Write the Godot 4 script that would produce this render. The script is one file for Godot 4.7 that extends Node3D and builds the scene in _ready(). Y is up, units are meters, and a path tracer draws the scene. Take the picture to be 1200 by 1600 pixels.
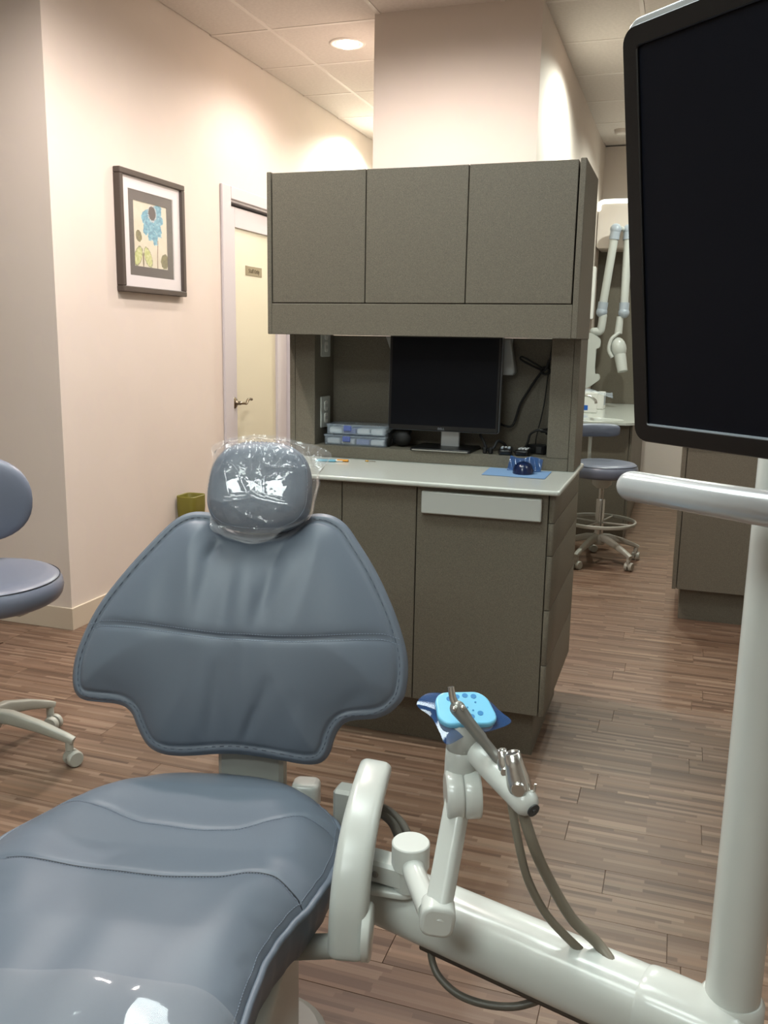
extends Node3D
# A dental treatment room: grey-blue patient chair in front of a taupe cabinet with a hutch.

var M := {}
var used := {}
var rng := RandomNumberGenerator.new()

# ------------------------------------------------------------------ mesh helpers
func sf() -> SurfaceTool:
	var st := SurfaceTool.new()
	st.begin(Mesh.PRIMITIVE_TRIANGLES)
	st.set_smooth_group(0)
	return st

func tri(st: SurfaceTool, a: Vector3, b: Vector3, c: Vector3) -> void:
	st.add_vertex(a); st.add_vertex(c); st.add_vertex(b)

func quad(st: SurfaceTool, a: Vector3, b: Vector3, c: Vector3, d: Vector3) -> void:
	tri(st, a, b, c); tri(st, a, c, d)

func grid(st: SurfaceTool, rows: Array, closed := false) -> void:
	for i in rows.size() - 1:
		var r0: PackedVector3Array = rows[i]
		var r1: PackedVector3Array = rows[i + 1]
		var n := r0.size()
		for j in (n if closed else n - 1):
			var k := (j + 1) % n
			quad(st, r0[j], r0[k], r1[k], r1[j])

func fan(st: SurfaceTool, ring: PackedVector3Array, c: Vector3, flip := false) -> void:
	var n := ring.size()
	for j in n:
		if flip: tri(st, c, ring[(j + 1) % n], ring[j])
		else: tri(st, c, ring[j], ring[(j + 1) % n])

func box(st: SurfaceTool, lo: Vector3, hi: Vector3, b := 0.0, T := Transform3D.IDENTITY) -> void:
	# a box, its edges chamfered by b
	st.set_smooth_group(-1)
	var c := (lo + hi) / 2.0
	var h := (hi - lo) / 2.0
	b = minf(b, minf(h.x, minf(h.y, h.z)) * 0.9)
	if b <= 0.0:
		for a in 3:
			for s in [-1.0, 1.0]:
				var u := Vector3.ZERO; u[(a + 1) % 3] = h[(a + 1) % 3]
				var v := Vector3.ZERO; v[(a + 2) % 3] = h[(a + 2) % 3]
				var n := c; n[a] += s * h[a]
				if s < 0: var t := u; u = v; v = t
				quad(st, T * (n - u - v), T * (n + u - v), T * (n + u + v), T * (n - u + v))
		st.set_smooth_group(0)
		return
	for a in 3:
		var a1 := (a + 1) % 3
		var a2 := (a + 2) % 3
		for s in [-1.0, 1.0]:
			var u := Vector3.ZERO; u[a1] = h[a1] - b
			var v := Vector3.ZERO; v[a2] = h[a2] - b
			var n := c; n[a] += s * h[a]
			if s < 0: var t := u; u = v; v = t
			quad(st, T * (n - u - v), T * (n + u - v), T * (n + u + v), T * (n - u + v))
		for s1 in [-1.0, 1.0]:
			for s2 in [-1.0, 1.0]:
				var p := c; p[a1] += s1 * h[a1]; p[a2] += s2 * (h[a2] - b)
				var q := c; q[a1] += s1 * (h[a1] - b); q[a2] += s2 * h[a2]
				var e := Vector3.ZERO; e[a] = h[a] - b
				if s1 * s2 > 0: quad(st, T * (p - e), T * (p + e), T * (q + e), T * (q - e)) if false else quad(st, T * (p + e), T * (p - e), T * (q - e), T * (q + e))
				else: quad(st, T * (p - e), T * (p + e), T * (q + e), T * (q - e))
	for sx in [-1.0, 1.0]:
		for sy in [-1.0, 1.0]:
			for sz in [-1.0, 1.0]:
				var p := c + Vector3(sx * h.x, sy * (h.y - b), sz * (h.z - b))
				var q := c + Vector3(sx * (h.x - b), sy * h.y, sz * (h.z - b))
				var r := c + Vector3(sx * (h.x - b), sy * (h.y - b), sz * h.z)
				if sx * sy * sz > 0: tri(st, T * p, T * q, T * r)
				else: tri(st, T * p, T * r, T * q)
	st.set_smooth_group(0)

func rrect(w: float, h: float, r: float, n := 5) -> PackedVector2Array:
	var o := PackedVector2Array()
	for k in 4:
		var c := Vector2([1, -1, -1, 1][k] * (w / 2 - r), [1, 1, -1, -1][k] * (h / 2 - r))
		for i in n + 1:
			var a := PI / 2 * (k + float(i) / n)
			o.append(c + Vector2(cos(a), sin(a)) * r)
	return o

func smooth_loop(pts: Array, n: int) -> PackedVector2Array:
	# closed Catmull-Rom through pts
	var o := PackedVector2Array()
	var m := pts.size()
	for i in m:
		for k in n:
			var t := float(k) / n
			o.append((pts[i] as Vector2).cubic_interpolate(pts[(i + 1) % m], pts[(i - 1 + m) % m], pts[(i + 2) % m], t))
	return o

func smooth_path(pts: Array, n: int) -> Array:
	var o := []
	var m := pts.size()
	for i in m - 1:
		for k in n:
			var t := float(k) / n
			o.append((pts[i] as Vector3).cubic_interpolate(pts[i + 1], pts[maxi(i - 1, 0)], pts[mini(i + 2, m - 1)], t))
	o.append(pts[m - 1])
	return o

func inset(o: PackedVector2Array, d: float) -> PackedVector2Array:
	# o runs counter-clockwise
	var r := PackedVector2Array()
	var n := o.size()
	for i in n:
		var a := (o[i] - o[(i - 1 + n) % n]).normalized()
		var b := (o[(i + 1) % n] - o[i]).normalized()
		var m := (Vector2(-a.y, a.x) + Vector2(-b.y, b.x)).normalized()
		var k := maxf(0.4, m.dot(Vector2(-a.y, a.x)))
		r.append(o[i] + m * d / k)
	return r

func slab(st: SurfaceTool, outline: PackedVector2Array, z0: float, z1: float, b: float, T := Transform3D.IDENTITY, bs := 3) -> void:
	# outline (counter-clockwise, seen from +z) extruded from z0 to z1 with rounded edges of radius b
	var rings := []
	for k in bs + 1:
		var a := PI / 2 * k / bs
		rings.append([b * (1 - sin(a)), z0 + b * (1 - cos(a))])
	for k in bs + 1:
		var a := PI / 2 * k / bs
		rings.append([b * (1 - cos(a)), z1 - b * (1 - sin(a))])
	var rows := []
	var first := PackedVector2Array()
	for r in rings:
		var o := inset(outline, r[0])
		if first.is_empty(): first = o
		var row := PackedVector3Array()
		for p in o: row.append(T * Vector3(p.x, p.y, r[1]))
		rows.append(row)
	grid(st, rows, true)
	var ix := Geometry2D.triangulate_polygon(first)
	st.set_smooth_group(1)
	for z in [z0, z1]:
		for i in range(0, ix.size(), 3):
			var p := [first[ix[i]], first[ix[i + 1]], first[ix[i + 2]]]
			var cw: bool = (p[1] - p[0]).cross(p[2] - p[0]) < 0
			if cw != (z == z0): var t = p[1]; p[1] = p[2]; p[2] = t
			tri(st, T * Vector3(p[0].x, p[0].y, z), T * Vector3(p[1].x, p[1].y, z), T * Vector3(p[2].x, p[2].y, z))
	st.set_smooth_group(0)

func frame_at(dir: Vector3, up: Vector3) -> Basis:
	# z along dir, y as near to up as can be
	var z := dir.normalized()
	var x := up.cross(z)
	if x.length() < 1e-4: x = Vector3.RIGHT.cross(z) if absf(z.x) < 0.9 else Vector3.FORWARD.cross(z)
	x = x.normalized()
	return Basis(x, z.cross(x), z)

func sweep(st: SurfaceTool, path: Array, prof: PackedVector2Array, up: Vector3, scales = null, caps := true) -> void:
	# a closed profile (counter-clockwise) carried along a path
	var rows := []
	var n := path.size()
	var x_old := Vector3.ZERO
	for i in n:
		var d: Vector3 = (path[mini(i + 1, n - 1)] - path[maxi(i - 1, 0)])
		var B := frame_at(d, up)
		if x_old != Vector3.ZERO and up == Vector3.ZERO:
			var z := d.normalized()
			var x := (x_old - z * x_old.dot(z)).normalized()
			B = Basis(x, z.cross(x), z)
		x_old = B.x
		var row := PackedVector3Array()
		var s = Vector2.ONE if scales == null else (scales[i] if scales[i] is Vector2 else Vector2.ONE * scales[i])
		for p in prof: row.append(path[i] + B.x * p.x * s.x + B.y * p.y * s.y)
		rows.append(row)
	grid(st, rows, true)
	if caps:
		st.set_smooth_group(2)
		fan(st, rows[0], path[0], true)
		st.set_smooth_group(3)
		fan(st, rows[n - 1], path[n - 1])
		st.set_smooth_group(0)

func circle(r: float, n := 14) -> PackedVector2Array:
	var o := PackedVector2Array()
	for i in n: o.append(Vector2(cos(TAU * i / n), sin(TAU * i / n)) * r)
	return o

func tube(st: SurfaceTool, path: Array, r, n := 14, round_ends := false) -> void:
	var p := path.duplicate()
	var s := []
	for i in p.size(): s.append(r[i] if r is Array else r)
	if round_ends:
		var a: Vector3 = (p[0] - p[1]).normalized()
		var b: Vector3 = (p[-1] - p[-2]).normalized()
		var ra: float = s[0]
		var rb: float = s[-1]
		var p0: Vector3 = p[0]
		var p1: Vector3 = p[-1]
		for k in range(1, 6):
			var t := PI / 2 * k / 5.0
			p.push_front(p0 + a * ra * sin(t)); s.push_front(maxf(ra * cos(t), ra * 0.02))
			p.push_back(p1 + b * rb * sin(t)); s.push_back(maxf(rb * cos(t), rb * 0.02))
	sweep(st, p, circle(1.0, n), Vector3.ZERO, s)

func lathe(st: SurfaceTool, prof: Array, n := 24, T := Transform3D.IDENTITY) -> void:
	# prof: Vector2(radius, height) from bottom to top, about the y axis
	var rows := []
	for p in prof:
		var row := PackedVector3Array()
		for j in n:
			var a := -TAU * j / n
			row.append(T * Vector3(cos(a) * p.x, p.y, sin(a) * p.x))
		rows.append(row)
	grid(st, rows, true)
	var f: Vector2 = prof[0]
	var l: Vector2 = prof[-1]
	if f.x > 0.0005:
		st.set_smooth_group(2)
		fan(st, rows[0], T * Vector3(0, f.y, 0), true)
	if l.x > 0.0005:
		st.set_smooth_group(3)
		fan(st, rows[-1], T * Vector3(0, l.y, 0))
	st.set_smooth_group(0)

func ball(st: SurfaceTool, c: Vector3, r: Vector3, n := 16, B := Basis.IDENTITY) -> void:
	var prof := []
	for k in n / 2 + 1:
		var a := -PI / 2 + PI * k / (n / 2)
		prof.append(Vector2(maxf(cos(a), 0.001), sin(a)))
	lathe(st, prof, n, Transform3D(B * Basis.from_scale(r), c))

# ------------------------------------------------------------------ scene helpers
func numbered(called: String) -> String:
	var n: int = used.get(called, 0)
	used[called] = n + 1
	return called if n == 0 else "%s_%03d" % [called, n]

func part(st: SurfaceTool, called: String, m: Material, parent: Node3D, in_world := false, label := "") -> MeshInstance3D:
	st.generate_normals()
	var o := MeshInstance3D.new()
	o.mesh = st.commit()
	o.material_override = m
	o.name = called
	parent.add_child(o, true)
	if in_world: o.global_transform = Transform3D.IDENTITY
	if label: o.set_meta("label", label)
	return o

func tag(o: Node3D, label: String, category: String, group := "") -> void:
	o.set_meta("label", label); o.set_meta("category", category)
	if group: o.set_meta("group", group)

func thing(called: String, label: String, category: String, at := Vector3.ZERO, turn := 0.0, group := "") -> Node3D:
	var o := Node3D.new()
	o.name = numbered(called)
	add_child(o)
	o.position = at
	o.rotation.y = turn
	tag(o, label, category, group)
	return o

func setting(called: String, at := Vector3.ZERO) -> Node3D:
	var o := Node3D.new()
	o.name = called
	add_child(o)
	o.position = at
	o.set_meta("kind", "structure")
	return o

func mat(called: String, c: Color, rough := 0.5, metal := 0.0, spec := 0.5) -> StandardMaterial3D:
	var m := StandardMaterial3D.new()
	m.resource_name = called
	m.albedo_color = c
	m.roughness = rough
	m.metallic = metal
	m.metallic_specular = spec
	M[called] = m
	return m

func film(called: String, c: Color, rough := 0.05) -> StandardMaterial3D:
	var m := mat(called, c, rough)
	m.transparency = BaseMaterial3D.TRANSPARENCY_ALPHA
	m.cull_mode = BaseMaterial3D.CULL_DISABLED
	return m

func noise_tex(seed_: int, freq: float, lo: Color, hi: Color, size := 256, oct := 4, kind := FastNoiseLite.TYPE_SIMPLEX_SMOOTH) -> ImageTexture:
	var f := FastNoiseLite.new()
	f.seed = seed_; f.frequency = freq; f.fractal_octaves = oct; f.noise_type = kind
	var im := f.get_seamless_image(size, size)
	im.convert(Image.FORMAT_RGB8)
	var d := im.get_data()
	for i in range(0, d.size(), 3):
		var t := d[i] / 255.0
		var c := lo.lerp(hi, t)
		d[i] = int(c.r * 255); d[i + 1] = int(c.g * 255); d[i + 2] = int(c.b * 255)
	return ImageTexture.create_from_image(Image.create_from_data(size, size, false, Image.FORMAT_RGB8, d))

func tri_map(m: StandardMaterial3D, scale: Vector3, world := true) -> void:
	m.uv1_triplanar = true
	m.uv1_world_triplanar = world
	m.uv1_scale = scale
	m.uv1_triplanar_sharpness = 8.0

func lerp_table(t: Array, x: float) -> float:
	if x <= t[0][0]: return t[0][1]
	for i in t.size() - 1:
		if x <= t[i + 1][0]:
			return lerpf(t[i][1], t[i + 1][1], smoothstep(0.0, 1.0, (x - t[i][0]) / (t[i + 1][0] - t[i][0])) * 0.5 + 0.5 * (x - t[i][0]) / (t[i + 1][0] - t[i][0]))
	return t[-1][1]

# ------------------------------------------------------------------ materials
func strip_texture() -> ImageTexture:
	# narrow wood strips, 96 across 1.2 m, along 2.4 m
	var w := 2048
	var h := 1024
	var rows := 96
	var d := PackedByteArray()
	d.resize(w * h * 3)
	var tones := [Color(0.575, 0.465, 0.39), Color(0.545, 0.435, 0.36), Color(0.60, 0.49, 0.415), Color(0.51, 0.40, 0.33), Color(0.56, 0.45, 0.375), Color(0.64, 0.535, 0.455), Color(0.465, 0.365, 0.30), Color(0.565, 0.45, 0.37)]
	var grain := FastNoiseLite.new()
	grain.seed = 5; grain.frequency = 0.02; grain.fractal_octaves = 2
	for r in rows:
		var y0 := int(float(r) * h / rows)
		var y1 := int(float(r + 1) * h / rows)
		var x := 0
		while x < w:
			var l := rng.randi_range(70, 300)
			if x + l > w - 70: l = w - x
			var c: Color = tones[rng.randi() % tones.size()]
			c = c * rng.randf_range(0.94, 1.06)
			for y in range(y0, y1):
				var off := (r * 31 + y) * 13.0
				var g := 1.0 + 0.055 * (rng.randf() - 0.5)
				for i in range(x, x + l):
					var v := g
					if (i & 3) == 0: v = g + 0.07 * grain.get_noise_2d(i * 0.35, off)
					var k := (y * w + i) * 3
					d[k] = int(clampf(c.r * v, 0, 1) * 255)
					d[k + 1] = int(clampf(c.g * v, 0, 1) * 255)
					d[k + 2] = int(clampf(c.b * v, 0, 1) * 255)
			x += l
	return ImageTexture.create_from_image(Image.create_from_data(w, h, false, Image.FORMAT_RGB8, d))

func speckle_texture(base: Color, amount: float) -> ImageTexture:
	var n := 512
	var d := PackedByteArray()
	d.resize(n * n * 3)
	for i in n * n:
		var v := 1.0 + amount * (rng.randf() - 0.5)
		var q := rng.randf()
		if q < 0.05: v += amount * 1.1
		elif q < 0.10: v -= amount * 1.1
		d[i * 3] = int(clampf(base.r * v, 0, 1) * 255)
		d[i * 3 + 1] = int(clampf(base.g * v, 0, 1) * 255)
		d[i * 3 + 2] = int(clampf(base.b * v * (1.0 - 0.1 * amount * (rng.randf() - 0.5)), 0, 1) * 255)
	return ImageTexture.create_from_image(Image.create_from_data(n, n, false, Image.FORMAT_RGB8, d))

func make_materials() -> void:
	var m := mat("wall_paint", Color(1, 1, 1), 0.75, 0.0, 0.3)
	m.albedo_texture = noise_tex(3, 0.01, Color(0.84, 0.80, 0.762), Color(0.852, 0.813, 0.775))
	tri_map(m, Vector3.ONE * 0.7)
	mat("baseboard_paint", Color(0.80, 0.755, 0.68), 0.45)
	m = mat("ceiling_tile", Color(1, 1, 1), 0.9, 0.0, 0.2)
	m.albedo_texture = noise_tex(8, 0.09, Color(0.82, 0.79, 0.76), Color(0.86, 0.83, 0.80), 256, 5)
	tri_map(m, Vector3.ONE * 1.9)
	mat("ceiling_rail", Color(0.86, 0.83, 0.80), 0.5)
	var strips := strip_texture()
	for k in 4:
		m = mat("floor_strips_%d" % k, [Color(0.82, 0.825, 0.82), Color(0.81, 0.815, 0.81), Color(0.825, 0.83, 0.82), Color(0.80, 0.805, 0.80)][k], 0.42, 0.0, 0.42)
		m.albedo_texture = strips
		tri_map(m, Vector3(1 / 2.4, 1.0, 1 / 1.2))
		m.uv1_offset = Vector3(0.37 * k, 0, 0.0833333 * [0, 3, 7, 10][k])
	m = mat("taupe_laminate", Color(1, 1, 1), 0.5, 0.0, 0.4)
	m.albedo_texture = speckle_texture(Color(0.425, 0.403, 0.355), 0.22)
	tri_map(m, Vector3.ONE * 2.2)
	m = mat("solid_surface", Color(1, 1, 1), 0.16, 0.0, 0.5)
	m.albedo_texture = speckle_texture(Color(0.765, 0.785, 0.755), 0.03)
	tri_map(m, Vector3.ONE * 2.0)
	m = mat("upholstery", Color(0.395, 0.432, 0.48), 0.45, 0.0, 0.45)
	tri_map(m, Vector3.ONE * 6.0, false)
	m = mat("stool_vinyl", Color(0.42, 0.445, 0.505), 0.36, 0.0, 0.5)
	mat("stitch", Color(0.50, 0.54, 0.60), 0.7)
	mat("rim_thread", Color(0.29, 0.325, 0.38), 0.7)
	mat("seam_shade", Color(0.14, 0.16, 0.19), 0.7)  # seam thread, coloured dark to carry the shade in the seam
	mat("white_plastic", Color(0.735, 0.75, 0.73), 0.28, 0.0, 0.5)
	mat("white_enamel", Color(0.79, 0.805, 0.785), 0.20, 0.0, 0.5)
	mat("grey_plastic", Color(0.64, 0.645, 0.62), 0.4)
	mat("stool_frame", Color(0.66, 0.66, 0.62), 0.38, 0.0, 0.5)
	mat("track_brown", Color(0.27, 0.24, 0.21), 0.6)
	mat("dark_grey", Color(0.20, 0.20, 0.20), 0.5)
	mat("cool_grey", Color(0.62, 0.66, 0.70), 0.4)
	mat("black_plastic", Color(0.045, 0.047, 0.052), 0.35)
	mat("black_screen", Color(0.060, 0.068, 0.095), 0.38, 0.0, 0.25)
	mat("black_rubber", Color(0.03, 0.03, 0.03), 0.6)
	mat("chrome", Color(0.78, 0.78, 0.76), 0.22, 0.9)
	mat("steel", Color(0.56, 0.56, 0.54), 0.32, 0.55)
	mat("silver_paint", Color(0.74, 0.76, 0.77), 0.20, 0.2, 0.7)
	mat("nickel", Color(0.48, 0.44, 0.38), 0.25, 1.0)
	mat("hose", Color(0.48, 0.455, 0.40), 0.45)
	mat("dark_hose", Color(0.36, 0.345, 0.31), 0.45)
	mat("door_paint", Color(0.75, 0.735, 0.75), 0.38)
	mat("frosted_glass", Color(0.80, 0.785, 0.70), 0.10, 0.0, 0.6)
	mat("frame_wood", Color(0.27, 0.235, 0.21), 0.42)
	mat("mat_white", Color(0.87, 0.86, 0.87), 0.8)
	mat("mat_dark", Color(0.16, 0.155, 0.16), 0.8)
	film("picture_glass", Color(1, 1, 1, 0.02), 0.02)
	mat("olive", Color(0.43, 0.41, 0.14), 0.5)
	mat("brass_sign", Color(0.52, 0.48, 0.37), 0.4)
	mat("sign_ink", Color(0.26, 0.22, 0.14), 0.6)
	film("clear_film", Color(0.95, 0.97, 1.0, 0.07), 0.04)
	film("blue_film", Color(0.15, 0.36, 0.60, 0.50), 0.12)
	mat("cyan_pad", Color(0.46, 0.75, 0.88), 0.28)
	mat("pad_mark", Color(0.12, 0.47, 0.70), 0.4)
	mat("blue_paper", Color(0.48, 0.62, 0.77), 0.7)
	mat("navy_mouse", Color(0.06, 0.12, 0.25), 0.25)
	film("clear_box", Color(0.78, 0.84, 0.90, 0.30), 0.1)
	mat("box_fill_white", Color(0.80, 0.82, 0.83), 0.6)
	mat("box_fill_blue", Color(0.36, 0.42, 0.66), 0.5)
	mat("wrap_blue", Color(0.42, 0.66, 0.74), 0.5)
	mat("pencil", Color(0.80, 0.55, 0.16), 0.5)
	mat("gold", Color(0.75, 0.58, 0.22), 0.35, 0.6)
	mat("paper_white", Color(0.88, 0.88, 0.86), 0.7)
	mat("pale_grey", Color(0.70, 0.71, 0.70), 0.5)
	mat("label_blue", Color(0.08, 0.36, 0.72), 0.5)
	mat("key_white", Color(0.75, 0.76, 0.76), 0.5)
	mat("logo_grey", Color(0.55, 0.57, 0.60), 0.4)
	m = mat("bulb_glow", Color(1, 0.95, 0.9), 0.4)
	m.emission_enabled = true; m.emission = Color(1.0, 0.86, 0.76); m.emission_energy_multiplier = 12.0
	m = mat("lamp_panel", Color(0.95, 0.97, 0.97), 0.4)
	m.emission_enabled = true; m.emission = Color(0.93, 1.0, 0.97); m.emission_energy_multiplier = 3.0
	m = mat("edge_glow", Color(0.95, 0.97, 0.97), 0.4)  # glow added for the bright top edge of the wall unit
	m.emission_enabled = true; m.emission = Color(0.98, 1.0, 0.94); m.emission_energy_multiplier = 1.6

# ------------------------------------------------------------------ lights and camera
func camera_and_air() -> void:
	var cam := Camera3D.new()
	cam.name = "camera"
	add_child(cam)
	var p := 0.19302
	var r := 0.01738
	var w := 0.31965
	var f := Vector3(-sin(w), 0, -cos(w))
	var rt := Vector3(cos(w), 0, -sin(w))
	var f2 := f * cos(p) - Vector3.UP * sin(p)
	var u2 := Vector3.UP * cos(p) + f * sin(p)
	var r3 := rt * cos(r) + u2 * sin(r)
	var u3 := u2 * cos(r) - rt * sin(r)
	cam.transform = Transform3D(Basis(r3, u3, -f2), Vector3(0, 1.275, 0))
	cam.fov = rad_to_deg(2.0 * atan(800.0 / 1383.0))
	cam.near = 0.02
	cam.current = true
	var we := WorldEnvironment.new()
	we.name = "air"
	var e := Environment.new()
	e.background_mode = Environment.BG_COLOR
	e.background_color = Color(0, 0, 0)
	e.tonemap_mode = Environment.TONE_MAPPER_LINEAR
	e.tonemap_exposure = 1.75
	e.sdfgi_enabled = true
	e.ssao_enabled = true
	e.ssil_enabled = true
	we.environment = e
	add_child(we)

const CEIL := 2.80

func troffer(x0: float, z0: float, sx: float, sz: float, energy: float, label: String) -> void:
	var t := thing("ceiling_panel_light", label, "light", Vector3(x0 + sx / 2, CEIL, z0 + sz / 2), 0.0, "ceiling panel lights")
	var st := sf()
	for s in [-1.0, 1.0]:
		box(st, Vector3(-sx / 2, -0.012, s * (sz / 2 - 0.015) - 0.015), Vector3(sx / 2, 0.03, s * (sz / 2 - 0.015) + 0.015), 0.003)
		box(st, Vector3(s * (sx / 2 - 0.015) - 0.015, -0.012, -sz / 2), Vector3(s * (sx / 2 - 0.015) + 0.015, 0.03, sz / 2), 0.003)
	part(st, "frame", M.ceiling_rail, t)
	st = sf()
	box(st, Vector3(-sx / 2 + 0.03, 0.0, -sz / 2 + 0.03), Vector3(sx / 2 - 0.03, 0.02, sz / 2 - 0.03))
	part(st, "diffuser", M.lamp_panel, t)
	var l := AreaLight3D.new()
	l.name = "panel_light"
	l.area_size = Vector2(sx - 0.06, sz - 0.06)
	l.light_energy = energy
	l.light_color = Color(0.94, 0.985, 1.0)
	l.area_range = 12.0
	l.area_attenuation = 2.0
	l.shadow_enabled = true
	t.add_child(l)
	l.position = Vector3(0, -0.006, 0)
	l.rotation.x = -PI / 2

func downlight(x: float, z: float, energy: float, c: Color, angle: float, label: String) -> void:
	var t := thing("recessed_downlight", label, "light", Vector3(x, CEIL, z), 0.0, "recessed ceiling downlights")
	var st := sf()
	lathe(st, [Vector2(0.068, 0.02), Vector2(0.072, -0.002), Vector2(0.085, -0.007), Vector2(0.096, -0.004), Vector2(0.098, 0.0)], 32)
	part(st, "trim_ring", M.ceiling_rail, t)
	st = sf()
	lathe(st, [Vector2(0.003, -0.026), Vector2(0.03, -0.022), Vector2(0.052, -0.008), Vector2(0.06, 0.008), Vector2(0.055, 0.03)], 28)
	part(st, "bulb", M.bulb_glow, t)
	var l := SpotLight3D.new()
	l.name = "spot_light"
	l.light_energy = energy
	l.light_color = c
	l.spot_angle = angle
	l.spot_angle_attenuation = 0.55
	l.light_size = 0.045
	l.spot_range = 12.0
	l.spot_attenuation = 2.0
	l.shadow_enabled = true
	t.add_child(l)
	l.position = Vector3(0, -0.035, 0)
	l.rotation.x = -PI / 2

func lights() -> void:
	troffer(-1.51, -2.02, 1.2, 0.6, 1.25, "cool white ceiling panel light above the patient chair")
	troffer(-1.51, 0.98, 1.2, 0.6, 1.8, "cool white ceiling panel light behind the viewer")
	troffer(-1.51, -0.22, 1.2, 0.6, 0.8, "cool white ceiling panel light above the viewer")
	troffer(0.89, -2.62, 1.2, 0.6, 1.0, "cool white ceiling panel light right of the cabinets")
	var warm := Color(1.0, 0.945, 0.915)
	var cool := Color(0.97, 1.0, 0.96)
	downlight(-1.81, -4.72, 0.9, warm, 82, "glowing recessed downlight in the ceiling beside the partition wall")
	downlight(-1.81, -2.32, 1.5, warm, 82, "warm recessed downlight near the framed flower picture")
	downlight(-1.15, -3.30, 2.3, warm, 86, "warm recessed downlight above the hutch cabinet")
	downlight(-2.14, -6.40, 3.0, cool, 80, "recessed downlight at the far end of the corridor")
	downlight(-0.31, -5.02, 1.8, cool, 80, "recessed downlight beside the partition wall, above the tall stool")
	downlight(-0.01, -6.52, 1.2, cool, 80, "recessed downlight over the far sink counter")

# ------------------------------------------------------------------ the room
const XL := -2.454
const ZB := -7.66

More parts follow.
